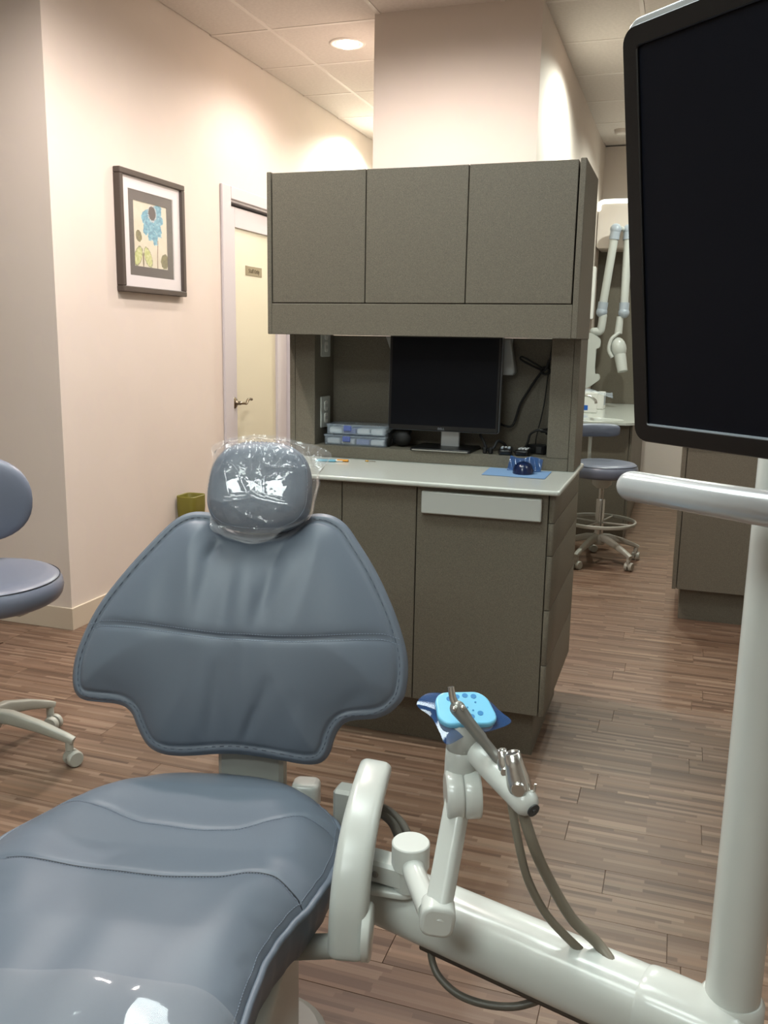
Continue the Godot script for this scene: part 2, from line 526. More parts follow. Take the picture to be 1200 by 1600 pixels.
func build_room() -> void:
	# floor: planks of narrow strips, laid across
	var fl := setting("floor")
	var rowz := -4.25
	var x0 := -2.62
	var x1 := 1.34
	var zc0 := -4.25
	var zc1 := 0.25
	var st := sf()
	box(st, Vector3(-4.5, -0.12, ZB - 0.1), Vector3(3.1, 0.0, zc0))
	box(st, Vector3(-4.5, -0.12, zc1), Vector3(3.1, 0.0, 2.7))
	box(st, Vector3(-4.5, -0.12, zc0), Vector3(x0, 0.0, zc1))
	box(st, Vector3(x1, -0.12, zc0), Vector3(3.1, 0.0, zc1))
	box(st, Vector3(x0, -0.12, zc0), Vector3(x1, -0.004, zc1))
	part(st, "floor_base", M.floor_strips_0, fl)
	var n := int(round((zc1 - zc0) / 0.1))
	for i in n:
		var z := zc0 + 0.1 * i
		# joints: known ones near the post, else staggered
		var j := x0 - fposmod(0.37 * i + 0.11 * ((i * 7) % 5), 0.92)
		if i == 24: j = 0.062 - 0.92 * 3
		elif i == 22: j = -0.087 - 0.92 * 3
		elif i == 20: j = -0.2 - 0.92 * 3
		while j < x1:
			var a := maxf(j, x0)
			var b := minf(j + 0.92, x1)
			if b - a > 0.02:
				st = sf()
				box(st, Vector3(a + 0.0005, -0.004, z + 0.0004), Vector3(b - 0.0005, 0.0, z + 0.0996), 0.0006)
				part(st, "plank", M["floor_strips_%d" % ((i * 3 + int(round((j + 4) * 2.3))) % 4)], fl)
			j += 0.92
	# ceiling: lay-in tiles on rails
	var ce := setting("ceiling")
	st = sf()
	box(st, Vector3(-4.5, CEIL + 0.02, ZB - 0.1), Vector3(3.1, CEIL + 0.14, 2.7))
	part(st, "ceiling_slab", M.ceiling_rail, ce)
	var xs := []
	var zs := []
	for k in range(-4, 9): xs.append(-2.11 + 0.6 * k)
	for k in range(-5, 13): zs.append(-4.42 + 0.6 * k)
	for i in xs.size() - 1:
		for k in zs.size() - 1:
			var xa := maxf(xs[i], -4.5)
			var xb := minf(xs[i + 1], 3.0)
			var za := maxf(zs[k], ZB)
			var zb := minf(zs[k + 1], 2.6)
			if zb < -3.15 and xb > XL: xa = maxf(xa, XL)
			if zb < -3.15 and xb <= XL: continue
			if xb - xa < 0.03 or zb - za < 0.03: continue
			st = sf()
			box(st, Vector3(xa + 0.006, CEIL, za + 0.006), Vector3(xb - 0.006, CEIL + 0.018, zb - 0.006), 0.003)
			part(st, "ceiling_tile", M.ceiling_tile, ce)
	for x in xs:
		if x < -4.4 or x > 3.0: continue
		st = sf()
		box(st, Vector3(x - 0.011, CEIL - 0.003, ZB if x > XL else -3.1), Vector3(x + 0.011, CEIL + 0.012, 2.6), 0.001)
		part(st, "grid_rail", M.ceiling_rail, ce)
	for z in zs:
		if z < ZB or z > 2.6: continue
		st = sf()
		box(st, Vector3(-4.4 if z > -3.1 else XL, CEIL - 0.0025, z - 0.011), Vector3(3.0, CEIL + 0.012, z + 0.011), 0.001)
		part(st, "grid_rail", M.ceiling_rail, ce)
	# walls
	var top := CEIL + 0.01
	var w := setting("wall_left")
	st = sf()
	box(st, Vector3(XL - 0.12, 0, -4.588), Vector3(XL, top, -3.097))
	box(st, Vector3(XL - 0.12, 2.022, -5.40), Vector3(XL, top, -4.588))
	box(st, Vector3(XL - 0.12, 0, ZB), Vector3(XL, top, -5.40))
	part(st, "wall_surface", M.wall_paint, w)
	w = setting("wall_alcove")
	st = sf()
	box(st, Vector3(-4.4, 0, -3.217), Vector3(XL - 0.12, top, -3.097))
	part(st, "wall_surface", M.wall_paint, w)
	w = setting("wall_partition")
	st = sf()
	box(st, Vector3(-1.53, 0, ZB), Vector3(-0.725, top, -4.35))
	part(st, "wall_surface", M.wall_paint, w)
	w = setting("wall_back")
	st = sf()
	box(st, Vector3(-4.5, 0, ZB - 0.1), Vector3(3.1, top, ZB))
	part(st, "wall_surface", M.wall_paint, w)
	w = setting("wall_right")
	st = sf()
	box(st, Vector3(3.0, 0, ZB), Vector3(3.1, top, 2.7))
	part(st, "wall_surface", M.wall_paint, w)
	w = setting("wall_rear")
	st = sf()
	box(st, Vector3(-4.5, 0, 2.6), Vector3(3.0, top, 2.7))
	part(st, "wall_surface", M.wall_paint, w)
	w = setting("wall_far_left")
	st = sf()
	box(st, Vector3(-4.5, 0, -3.217), Vector3(-4.4, top, 2.6))
	part(st, "wall_surface", M.wall_paint, w)
	# baseboards
	w = setting("baseboard_left")
	st = sf()
	box(st, Vector3(XL, 0, -4.488), Vector3(XL + 0.011, 0.098, -3.0855), 0.001)
	part(st, "board", M.baseboard_paint, w)
	w = setting("baseboard_alcove")
	st = sf()
	box(st, Vector3(-4.4, 0, -3.097), Vector3(XL + 0.0005, 0.098, -3.086), 0.001)
	part(st, "board", M.baseboard_paint, w)
	w = setting("baseboard_back")
	st = sf()
	box(st, Vector3(-0.28, 0, ZB), Vector3(3.0, 0.098, ZB + 0.011), 0.003)
	part(st, "board", M.baseboard_paint, w)
	# door with a frosted pane
	var d := setting("door_1", Vector3(XL, 0, -4.99))
	st = sf()
	box(st, Vector3(XL - 0.13, 0, -4.600), Vector3(XL + 0.004, 2.022, -4.586), 0.002)
	box(st, Vector3(XL - 0.13, 0, -5.402), Vector3(XL + 0.004, 2.022, -5.388), 0.002)
	box(st, Vector3(XL - 0.13, 2.008, -5.402), Vector3(XL + 0.004, 2.022, -4.586), 0.002)
	part(st, "jamb", M.door_paint, d, true)
	for c in [[-4.588, -4.486, 0.0, 2.088], [-5.502, -5.400, 0.0, 2.088], [-5.400, -4.588, 2.020, 2.088]]:
		st = sf()
		box(st, Vector3(XL, c[2], c[0]), Vector3(XL + 0.016, c[3], c[1]), 0.004)
		part(st, "casing", M.door_paint, d, true)
	var xd := XL - 0.018
	var leaf := setting("door_leaf", Vector3.ZERO)
	remove_child(leaf); d.add_child(leaf); leaf.remove_meta("kind")
	leaf.global_transform = Transform3D.IDENTITY
	for c in [[-4.690, -4.604, 0.01, 1.992], [-5.384, -5.246, 0.01, 1.992], [-5.246, -4.690, 1.882, 1.992], [-5.246, -4.690, 0.01, 0.22]]:
		st = sf()
		box(st, Vector3(xd - 0.04, c[2], c[0]), Vector3(xd, c[3], c[1]), 0.002)
		part(st, "rail", M.door_paint, leaf, true)
	st = sf()
	box(st, Vector3(xd - 0.024, 0.22, -5.246), Vector3(xd - 0.016, 1.882, -4.690))
	part(st, "pane", M.frosted_glass, leaf, true, "cream frosted glass pane")
	var hd := Node3D.new(); hd.name = "handle"; d.add_child(hd)
	hd.global_transform = Transform3D.IDENTITY
	st = sf()
	lathe(st, [Vector2(0.034, 0), Vector2(0.034, 0.006), Vector2(0.026, 0.013), Vector2(0.012, 0.016), Vector2(0.011, 0.045)], 24, Transform3D(Basis(Vector3.BACK, -PI / 2), Vector3(xd, 0.894, -4.647)))
	part(st, "rose", M.nickel, hd, true)
	st = sf()
	tube(st, smooth_path([Vector3(xd + 0.045, 0.894, -4.643), Vector3(xd + 0.052, 0.892, -4.68), Vector3(xd + 0.05, 0.889, -4.71), Vector3(xd + 0.047, 0.906, -4.73), Vector3(xd + 0.044, 0.912, -4.76), Vector3(xd + 0.042, 0.908, -4.79)], 4), 0.008, 10, true)
	part(st, "lever", M.nickel, hd, true)

func staff_sign() -> void:
	var x := XL - 0.034
	var t := thing("door_sign", "small brass plate reading Staff Only on the frosted door glass", "sign", Vector3(x, 1.658, -4.95))
	var st := sf()
	box(st, Vector3(0, -0.028, -0.105), Vector3(0.003, 0.028, 0.105), 0.001)
	part(st, "plate", M.brass_sign, t)
	var tm := TextMesh.new()
	tm.text = "Staff Only"
	var f := SystemFont.new(); f.font_names = PackedStringArray(["Droid Sans"])
	tm.font = f
	tm.font_size = 24
	tm.pixel_size = 0.00135
	tm.depth = 0.0012
	var o := MeshInstance3D.new()
	o.name = "lettering"; o.mesh = tm; o.material_override = M.sign_ink
	t.add_child(o)
	o.rotation.y = PI / 2
	o.position = Vector3(0.0034, 0, 0)

# ------------------------------------------------------------------ picture
func art_texture() -> ImageTexture:
	var w := 224
	var h := 232
	var im := Image.create(w, h, false, Image.FORMAT_RGB8)
	var n := FastNoiseLite.new(); n.seed = 21; n.frequency = 0.02; n.fractal_octaves = 3
	var n2 := FastNoiseLite.new(); n2.seed = 33; n2.frequency = 0.06; n2.fractal_octaves = 3
	var fc := Vector2(0.56, 0.15)
	for y in h:
		for x in w:
			var u := float(x) / w
			var v := float(y) / h
			var c := Color(0.86, 0.84, 0.77).lerp(Color(0.80, 0.79, 0.70), n.get_noise_2d(x, y) * 0.5 + 0.5)
			# stem
			if absf(u - 0.70 - 0.02 * sin(v * 5.0)) < 0.012 and v > 0.55: c = Color(0.50, 0.42, 0.33)
			# leaves
			for lf in [[0.16, 0.53, 0.08, 0.09, 0.5], [0.90, 0.86, 0.11, 0.12, -0.4]]:
				var q := (Vector2(u, v) - Vector2(lf[0], lf[1])).rotated(lf[4])
				var e := pow(q.x / lf[2], 2) + pow(q.y / lf[3], 2) + 0.3 * n2.get_noise_2d(x, y)
				if e < 1.0: c = Color(0.46, 0.46, 0.22).lerp(Color(0.32, 0.31, 0.16), clampf(n2.get_noise_2d(x * 1.4, y) + 0.4, 0, 1))
			# butterfly
			for s in [-1.0, 1.0]:
				var q := (Vector2(u, v) - Vector2(0.27 + s * 0.14, 0.83)).rotated(s * 0.55)
				var e := pow(q.x / 0.10, 2) + pow(q.y / 0.17, 2) + 0.25 * n2.get_noise_2d(x * 2, y * 2)
				if e < 1.0:
					c = Color(0.68, 0.73, 0.42).lerp(Color(0.82, 0.84, 0.62), clampf(n2.get_noise_2d(x, y) + 0.4, 0, 1))
					if e > 0.78: c = Color(0.47, 0.49, 0.33)
			if pow((u - 0.27) / 0.02, 2) + pow((v - 0.88) / 0.11, 2) < 1.0: c = Color(0.36, 0.30, 0.16)
			# petals
			for k in 7:
				var a: float = [2.75, 2.2, 1.75, 1.4, 0.95, 0.35, -0.3][k]
				var l: float = [0.17, 0.21, 0.22, 0.25, 0.21, 0.17, 0.15][k]
				var pc := fc + Vector2(cos(a), sin(a)) * l * 0.95
				var q := (Vector2(u, v) - pc).rotated(-a)
				var e := pow(q.x / (l * 1.05), 2) + pow(q.y / 0.105, 2) + 0.35 * n2.get_noise_2d(x * 0.8 + k * 60, y * 0.8)
				if e < 1.0:
					var b := clampf(0.5 + n2.get_noise_2d(x * 0.6, y * 1.2 + k * 40) * 0.9, 0, 1)
					c = Color(0.22, 0.52, 0.64).lerp(Color(0.45, 0.72, 0.80), b)
					if e > 0.86 and b > 0.4: c = Color(0.70, 0.83, 0.85)
			var dd := (Vector2(u, v) - fc).length() + 0.02 * n2.get_noise_2d(x * 2, y * 2)
			if dd < 0.105: c = Color(0.13, 0.11, 0.13)
			elif dd < 0.135 and n2.get_noise_2d(x * 3, y * 3) > 0.0: c = Color(0.80, 0.79, 0.78)
			im.set_pixel(x, y, c)
	return ImageTexture.create_from_image(im)

func picture() -> void:
	var t := thing("framed_picture", "square framed watercolour of a blue flower and butterfly on cream wall", "picture", Vector3(XL, 1.735, -3.793))
	# local: x out of the wall, y up, -z to the viewer's right
	var hw := 0.272
	var hh := 0.268
	for k in 4:
		var st := sf()
		match k:
			0: box(st, Vector3(0, hh - 0.026, -hw), Vector3(0.036, hh, hw), 0.003)
			1: box(st, Vector3(0, -hh, -hw), Vector3(0.036, -hh + 0.026, hw), 0.003)
			2: box(st, Vector3(0, -hh + 0.026, hw - 0.026), Vector3(0.036, hh - 0.026, hw), 0.003)
			3: box(st, Vector3(0, -hh + 0.026, -hw), Vector3(0.036, hh - 0.026, -hw + 0.026), 0.003)
		part(st, "frame_bar", M.frame_wood, t)
	# mats with real openings
	_ring(t, "white_mat", M.mat_white, hw - 0.024, hh - 0.024, 0.188, 0.19, 0.012, 0.018)
	_ring(t, "dark_mat", M.mat_dark, 0.195, 0.197, 0.141, 0.146, 0.009, 0.012)
	var st2 := sf()
	box(st2, Vector3(0.002, -hh + 0.02, -hw + 0.02), Vector3(0.007, hh - 0.02, hw - 0.02))
	part(st2, "backing", M.mat_dark, t)
	var im := mat("art", Color(1, 1, 1), 0.8)
	im.albedo_texture = art_texture()
	st2 = SurfaceTool.new()
	st2.begin(Mesh.PRIMITIVE_TRIANGLES)
	var c := [Vector3(0.0085, 0.150, 0.145), Vector3(0.0085, 0.150, -0.145), Vector3(0.0085, -0.150, -0.145), Vector3(0.0085, -0.150, 0.145)]
	var uv := [Vector2(0, 0), Vector2(1, 0), Vector2(1, 1), Vector2(0, 1)]
	for i in [0, 1, 2, 0, 2, 3]:
		st2.set_uv(uv[i]); st2.add_vertex(c[i])
	part(st2, "art_print", im, t, false, "watercolour of a blue flower, leaves and a green butterfly")
	st2 = sf()
	box(st2, Vector3(0.024, -hh + 0.024, -hw + 0.024), Vector3(0.026, hh - 0.024, hw - 0.024))
	part(st2, "glazing", M.picture_glass, t)

func _ring(t: Node3D, called: String, m: Material, w: float, h: float, wi: float, hi: float, x0: float, x1: float) -> void:
	var st := sf()
	box(st, Vector3(x0, hi, -w), Vector3(x1, h, w))
	box(st, Vector3(x0, -h, -w), Vector3(x1, -hi, w))
	box(st, Vector3(x0, -hi, wi), Vector3(x1, hi, w))
	box(st, Vector3(x0, -hi, -w), Vector3(x1, hi, -wi))
	part(st, called, m, t)

# ------------------------------------------------------------------ cabinets
func cabinets() -> void:
	var L: Material = M.taupe_laminate
	# upper unit with hutch
	var t := thing("hutch_cabinet", "taupe speckled upper cabinet with three doors above an open hutch", "cabinet", Vector3(-0.83, 0.858, -2.95))
	var st := sf()
	box(st, Vector3(-1.322, 1.30, -3.13), Vector3(-0.337, 1.318, -2.79))
	box(st, Vector3(-1.322, 1.782, -3.13), Vector3(-0.337, 1.80, -2.79))
	box(st, Vector3(-1.322, 1.318, -3.13), Vector3(-0.337, 1.782, -3.115))
	box(st, Vector3(-1.322, 1.318, -2.80), Vector3(-0.337, 1.782, -2.792))
	part(st, "carcass", M.taupe_laminate, t, true)
	st = sf()
	box(st, Vector3(-1.342, 1.285, -3.13), Vector3(-1.326, 1.804, -2.77), 0.002)
	part(st, "side_panel", L, t, true)
	st = sf()
	box(st, Vector3(-0.331, 1.285, -3.13), Vector3(-0.313, 1.804, -2.77), 0.002)
	part(st, "side_panel", L, t, true)
	for c in [[-1.3225, -0.9965], [-0.9935, -0.6645], [-0.6615, -0.3355]]:
		st = sf()
		box(st, Vector3(c[0], 1.3885, -2.79), Vector3(c[1], 1.800, -2.7705), 0.0015)
		part(st, "door", L, t, true)
	st = sf()
	box(st, Vector3(-1.326, 1.285, -2.792), Vector3(-0.331, 1.3855, -2.77), 0.0015)
	part(st, "valance", L, t, true)
	# open niche below
	st = sf()
	box(st, Vector3(-1.329, 0.858, -3.13), Vector3(-1.309, 1.285, -2.92), 0.001)
	part(st, "niche_side", L, t, true)
	st = sf()
	box(st, Vector3(-0.335, 0.858, -3.13), Vector3(-0.315, 1.285, -2.92), 0.001)
	part(st, "niche_side", L, t, true)
	st = sf()
	box(st, Vector3(-1.308, 0.9, -3.10), Vector3(-1.233, 1.30, -2.921), 0.001)
	part(st, "stile", L, t, true)
	st = sf()
	box(st, Vector3(-0.407, 0.9, -3.10), Vector3(-0.336, 1.30, -2.921), 0.001)
	part(st, "stile", L, t, true)
	st = sf()
	box(st, Vector3(-1.308, 0.858, -3.12), Vector3(-0.336, 0.899, -2.9205), 0.001)
	part(st, "shelf", L, t, true)
	st = sf()
	box(st, Vector3(-1.309, 0.86, -3.128), Vector3(-0.335, 1.285, -3.10))
	part(st, "back_panel", M.taupe_laminate, t, true)
	# worktop
	t = thing("worktop", "glossy white worktop on the taupe base cabinet", "counter", Vector3(-0.83, 0.842, -2.82))
	st = sf()
	var o := PackedVector2Array()
	for p in rrect(1.058, 0.645, 0.012, 4): o.append(p)
	slab(st, o, 0.0005, 0.0155, 0.005, Transform3D(Basis(Vector3.RIGHT, -PI / 2), Vector3(-0.005, 0, -0.0175)))
	part(st, "slab", M.solid_surface, t)
	# base unit
	t = thing("base_cabinet", "taupe speckled base cabinet with doors, side drawers and recessed plinth", "cabinet", Vector3(-0.83, 0, -2.85))
	st = sf()
	box(st, Vector3(-1.34, 0.157, -3.16), Vector3(-0.341, 0.842, -2.562))
	part(st, "carcass", M.taupe_laminate, t, true)
	st = sf()
	box(st, Vector3(-1.30, 0.0, -3.12), Vector3(-0.361, 0.157, -2.602))
	part(st, "plinth", M.taupe_laminate, t, true)
	for c in [[-1.34, -0.9815], [-0.9785, -0.7385]]:
		st = sf()
		box(st, Vector3(c[0], 0.158, -2.562), Vector3(c[1], 0.840, -2.541), 0.0015)
		part(st, "door", L, t, true)
	st = sf()
	box(st, Vector3(-0.7355, 0.158, -2.562), Vector3(-0.3405, 0.840, -2.541), 0.0015)
	part(st, "door", L, t, true)
	st = sf()
	var wb := Transform3D(Basis.IDENTITY, Vector3(-0.538, 0.795, -2.5405))
	slab(st, rrect(0.361, 0.068, 0.004, 3), 0.0, 0.017, 0.004, wb)
	part(st, "pull_out_front", M.white_plastic, t, true, "glossy white pull-out front")
	# drawers open to the side: their front edges show beside the door
	var ys := [0.158, 0.322, 0.493, 0.659, 0.757, 0.840]
	for k in 5:
		st = sf()
		var rr := PackedVector2Array([Vector2(-0.3375, 3.16), Vector2(-0.3375, 2.541), Vector2(-0.326, 2.541), Vector2(-0.3225, 2.5425), Vector2(-0.321, 2.546), Vector2(-0.321, 3.16)])
		slab(st, rr, ys[k] + 0.001, ys[k + 1] - 0.001, 0.0008, Transform3D(Basis(Vector3.RIGHT, -PI / 2), Vector3.ZERO) * Transform3D(Basis.from_scale(Vector3(1, 1, 1)), Vector3(0, 0, 0)))
		part(st, "drawer", L, t, true)
	# the other treatment bay's cabinet
	t = thing("side_cabinet", "dark taupe floor cabinet behind the white post on the far right", "cabinet", Vector3(0.6, 0, -4.5))
	st = sf()
	box(st, Vector3(0.045, 0.157, -4.80), Vector3(1.18, 0.842, -4.222))
	part(st, "carcass", M.taupe_laminate, t, true)
	st = sf()
	box(st, Vector3(0.026, 0.157, -4.80), Vector3(0.044, 0.842, -4.2), 0.001)
	part(st, "end_panel", L, t, true)
	for c in [[0.047, 0.60], [0.603, 1.18]]:
		st = sf()
		box(st, Vector3(c[0], 0.158, -4.222), Vector3(c[1], 0.840, -4.202), 0.001)
		part(st, "door", M.taupe_laminate, t, true)
	st = sf()
	box(st, Vector3(0.064, 0, -4.76), Vector3(1.16, 0.157, -4.262))
	part(st, "plinth", M.taupe_laminate, t, true)
	t = thing("side_worktop", "white worktop of the far right cabinet, behind the near screen", "counter", Vector3(0.6, 0.842, -4.5))
	st = sf()
	slab(st, rrect(1.19, 0.64, 0.012, 3), 0.0, 0.0165, 0.004, Transform3D(Basis(Vector3.RIGHT, -PI / 2), Vector3(0.003, 0, 0)))
	part(st, "slab", M.solid_surface, t)

func text_on(t: Node3D, called: String, text: String, size: float, T: Transform3D, m: Material) -> void:
	var tm := TextMesh.new()
	tm.text = text
	var f := SystemFont.new(); f.font_names = PackedStringArray(["Droid Sans"]); f.font_weight = 700
	tm.font = f
	tm.font_size = 24
	tm.pixel_size = size / 24.0
	tm.depth = 0.0006
	var o := MeshInstance3D.new()
	o.name = called; o.mesh = tm; o.material_override = m
	t.add_child(o)
	o.global_transform = T

func hutch_things() -> void:
	# flat monitor on the shelf
	var t := thing("desk_monitor", "black square monitor on a silver stand inside the hutch", "monitor", Vector3(-0.78, 0.899, -2.97))
	var st := sf()
	var T := Transform3D(Basis(Vector3.RIGHT, -0.03), Vector3(-0.780, 1.1285, -2.985))
	slab(st, rrect(0.395, 0.330, 0.008, 3), -0.045, 0.0, 0.004, T)
	var hs := part(st, "housing", M.black_plastic, t, true)
	st = sf()
	slab(st, rrect(0.397, 0.332, 0.009, 3), -0.030, -0.003, 0.002, T)
	part(st, "edge_trim", M.logo_grey, hs, true)
	st = sf()
	box(st, Vector3(-0.188, -0.1475, -0.002), Vector3(0.188, 0.153, 0.0006), 0.0003, T)
	part(st, "screen", M.black_screen, hs, true)
	text_on(hs, "lettering", "DELL", 0.0105, T * Transform3D(Basis.IDENTITY, Vector3(-0.003, -0.157, 0.001)), M.logo_grey)
	st = sf()
	box(st, Vector3(-0.794, 0.903, -3.035), Vector3(-0.727, 1.05, -3.022), 0.003)
	part(st, "neck", M.silver_paint, t, true)
	st = sf()
	slab(st, rrect(0.215, 0.17, 0.012, 4), 0.0, 0.010, 0.003, Transform3D(Basis(Vector3.RIGHT, -PI / 2), Vector3(-0.768, 0.899, -2.998)))
	part(st, "foot", M.black_plastic, t, true)
	st = sf()
	box(st, Vector3(-0.868, 0.9005, -2.9155), Vector3(-0.670, 0.905, -2.912), 0.001)
	part(st, "foot_edge", M.chrome, t, true)
	# tapered pale fixture behind the monitor
	t = thing("wall_fixture", "pale grey tapered fixture on the hutch back behind the monitor", "fixture", Vector3(-0.77, 1.2, -3.07))
	st = sf()
	var o := PackedVector2Array([Vector2(-0.245, 0.085), Vector2(-0.20, -0.03), Vector2(-0.19, -0.04), Vector2(0.215, -0.04), Vector2(0.224, -0.03), Vector2(0.205, 0.085)])
	slab(st, o, -0.028, 0.025, 0.006, Transform3D(Basis.IDENTITY, Vector3(0, 0, 0)))
	part(st, "body", M.pale_grey, t)
	# wall plates
	for k in 2:
		t = thing("socket_plate", ["white socket plate high on the hutch side, half under the valance", "white socket plate low on the hutch side, above the clear boxes"][k], "socket", Vector3(-1.233, [1.265, 1.011][k], -3.011))
		st = sf()
		slab(st, rrect(0.084, 0.112, 0.004, 2), 0.0, 0.006, 0.002, Transform3D(Basis(Vector3.UP, PI / 2), Vector3.ZERO))
		part(st, "plate", M.white_plastic, t)
		for s in [-1.0, 1.0]:
			st = sf()
			slab(st, rrect(0.03, 0.036, 0.008, 3), 0.005, 0.0085, 0.001, Transform3D(Basis(Vector3.UP, PI / 2), Vector3(0, s * 0.022, 0)))
			var sk := part(st, "outlet", M.paper_white, t)
			st = sf()
			for q in [-1.0, 1.0]: box(st, Vector3(0.0085, s * 0.022 - 0.006, q * 0.006 - 0.001), Vector3(0.009, s * 0.022 + 0.006, q * 0.006 + 0.001))
			part(st, "slots", M.dark_grey, sk)
	# two clear boxes
	for k in 2:
		var w: float = [0.235, 0.225][k]
		var h := 0.036
		t = thing("organiser_box", ["lower clear plastic organiser box on the hutch shelf", "upper clear plastic organiser box with blue contents on the hutch shelf"][k], "box", Vector3([-1.090, -1.086][k], 0.8995 + 0.0385 * k, -3.005), -0.02, "clear organiser boxes")
		st = sf()
		slab(st, rrect(w, 0.115, 0.008, 3), 0.0, h - 0.007, 0.003, Transform3D(Basis(Vector3.RIGHT, -PI / 2), Vector3.ZERO))
		part(st, "tray", M.clear_box, t)
		st = sf()
		slab(st, rrect(w + 0.006, 0.121, 0.009, 3), h - 0.0065, h, 0.002, Transform3D(Basis(Vector3.RIGHT, -PI / 2), Vector3.ZERO))
		part(st, "lid", M.clear_box, t)
		for q in 4:
			st = sf()
			var x := -w / 2 + 0.008 + q * (w - 0.012) / 4
			box(st, Vector3(x, 0.003, -0.05), Vector3(x + (w - 0.012) / 4 - 0.006, h - 0.013, 0.05), 0.004)
			part(st, "compartment_filling", M.box_fill_blue if (q + k) % 4 == 2 or (k == 1 and q == 1) else M.box_fill_white, t)
		st = sf()
		box(st, Vector3(-0.045, h * 0.35, 0.0575), Vector3(-0.015, h - 0.004, 0.063), 0.002)
		part(st, "latch", M.box_fill_blue, t)
	# black headset left of the monitor stand
	t = thing("black_headset", "black headset lying beside the clear boxes under the monitor", "headset", Vector3(-0.93, 0.899, -3.0))
	st = sf()
	ball(st, Vector3(-0.045, 0.024, 0.02), Vector3(0.012, 0.026, 0.022), 14)
	part(st, "ear_cup", M.black_rubber, t)
	st = sf()
	ball(st, Vector3(0.0, 0.03, 0.0), Vector3(0.035, 0.028, 0.02), 16)
	part(st, "ear_cup", M.black_rubber, t)
	st = sf()
	tube(st, smooth_path([Vector3(-0.045, 0.04, 0.015), Vector3(-0.03, 0.058, -0.03), Vector3(0.02, 0.056, -0.03), Vector3(0.02, 0.04, 0.0)], 6), 0.005, 8)
	part(st, "headband", M.black_rubber, t)
	# two handsets with white keys
	for k in 2:
		t = thing("key_handset", ["black handset with white keys lying at the hutch front, nearer the monitor", "black handset with white keys lying beside the power adapter"][k], "handset", Vector3([-0.548, -0.488][k], 0.899, -2.952), [0.1, -0.12][k], "black handsets on the hutch shelf")
		st = sf()
		slab(st, rrect(0.046, 0.062, 0.01, 4), 0.0, 0.018, 0.005, Transform3D(Basis(Vector3.RIGHT, -PI / 2 + 0.12), Vector3(0, 0.004, 0)))
		part(st, "body", M.black_plastic, t)
		for r in 3:
			for c in 3:
				if k == 0 and r == 2 and c == 1: continue
				st = sf()
				box(st, Vector3(-0.016 + c * 0.0115, 0.017, -0.024 + r * 0.013), Vector3(-0.0075 + c * 0.0115, 0.025, -0.015 + r * 0.013), 0.001)
				part(st, "key", M.key_white if k == 1 or r < 2 else M.cool_grey, t)
	# power adapter
	t = thing("power_adapter", "black power adapter with a grey label in the hutch corner", "adapter", Vector3(-0.446, 0.899, -3.02), -0.35)
	st = sf()
	box(st, Vector3(-0.035, 0, -0.025), Vector3(0.035, 0.032, 0.025), 0.004)
	part(st, "body", M.black_plastic, t)
	st = sf()
	box(st, Vector3(0.002, 0.006, 0.0245), Vector3(0.022, 0.027, 0.0256))
	part(st, "rating_label", M.dark_grey, t)
	st = sf()
	tube(st, smooth_path([Vector3(-0.02, 0.03, -0.01), Vector3(-0.028, 0.06, -0.03), Vector3(-0.02, 0.16, -0.055), Vector3(-0.01, 0.30, -0.06), Vector3(0.0, 0.40, -0.06)], 6), 0.0022, 8)
	part(st, "lead", M.black_rubber, t)
	# cables
	t = thing("power_cable", "knotted black power cable hanging on the hutch back wall", "cable", Vector3(-0.5, 1.1, -3.08))
	st = sf()
	tube(st, smooth_path([Vector3(-0.60, 0.995, -3.06), Vector3(-0.575, 0.984, -3.07), Vector3(-0.548, 0.99, -3.075), Vector3(-0.528, 1.06, -3.08), Vector3(-0.495, 1.12, -3.08), Vector3(-0.465, 1.165, -3.075), Vector3(-0.445, 1.185, -3.07), Vector3(-0.432, 1.215, -3.06), Vector3(-0.412, 1.245, -3.05), Vector3(-0.40, 1.262, -3.04)], 7), 0.0042, 8)
	part(st, "cord", M.black_rubber, t, true)
	st = sf()
	var loop := []
	for k in 26:
		var a := TAU * k / 12.5
		loop.append(Vector3(-0.448 + 0.014 * cos(a) + k * 0.0002, 1.178 + 0.012 * sin(a), -3.072 + 0.004 * sin(a * 0.5)))
	tube(st, loop, 0.0035, 8)
	part(st, "knot", M.black_rubber, t, true)
	st = sf()
	tube(st, smooth_path([Vector3(-0.455, 1.185, -3.075), Vector3(-0.49, 1.205, -3.07), Vector3(-0.525, 1.223, -3.065), Vector3(-0.53, 1.214, -3.065), Vector3(-0.49, 1.193, -3.07), Vector3(-0.455, 1.178, -3.075)], 5), 0.0035, 8)
	part(st, "loose_loop", M.black_rubber, t, true)
	t = thing("plug_lead", "black plug lead running from a side socket to the handsets", "cable", Vector3(-0.47, 0.95, -3.0))
	st = sf()
	tube(st, smooth_path([Vector3(-0.53, 0.905, -3.0), Vector3(-0.50, 0.91, -3.0), Vector3(-0.484, 0.935, -3.0), Vector3(-0.476, 0.965, -3.0), Vector3(-0.455, 0.980, -3.0), Vector3(-0.438, 0.981, -3.0)], 6), 0.004, 8)
	part(st, "cord", M.black_rubber, t, true)
	st = sf()
	tube(st, [Vector3(-0.440, 0.981, -3.0), Vector3(-0.424, 0.981, -3.0), Vector3(-0.422, 0.979, -3.0), Vector3(-0.409, 0.979, -3.0)], [0.007, 0.008, 0.012, 0.013], 12)
	part(st, "plug", M.black_plastic, t, true)
	t = thing("cable_clips", "tangle of black cable ends right of the monitor stand", "cable", Vector3(-0.61, 0.899, -2.95))
	st = sf()
	tube(st, smooth_path([Vector3(-0.04, 0.055, -0.06), Vector3(-0.02, 0.035, -0.03), Vector3(0.0, 0.012, 0.0), Vector3(0.02, 0.02, 0.0), Vector3(0.03, 0.042, -0.02), Vector3(0.05, 0.03, -0.04), Vector3(0.06, 0.006, -0.05)], 6), 0.005, 8, true)
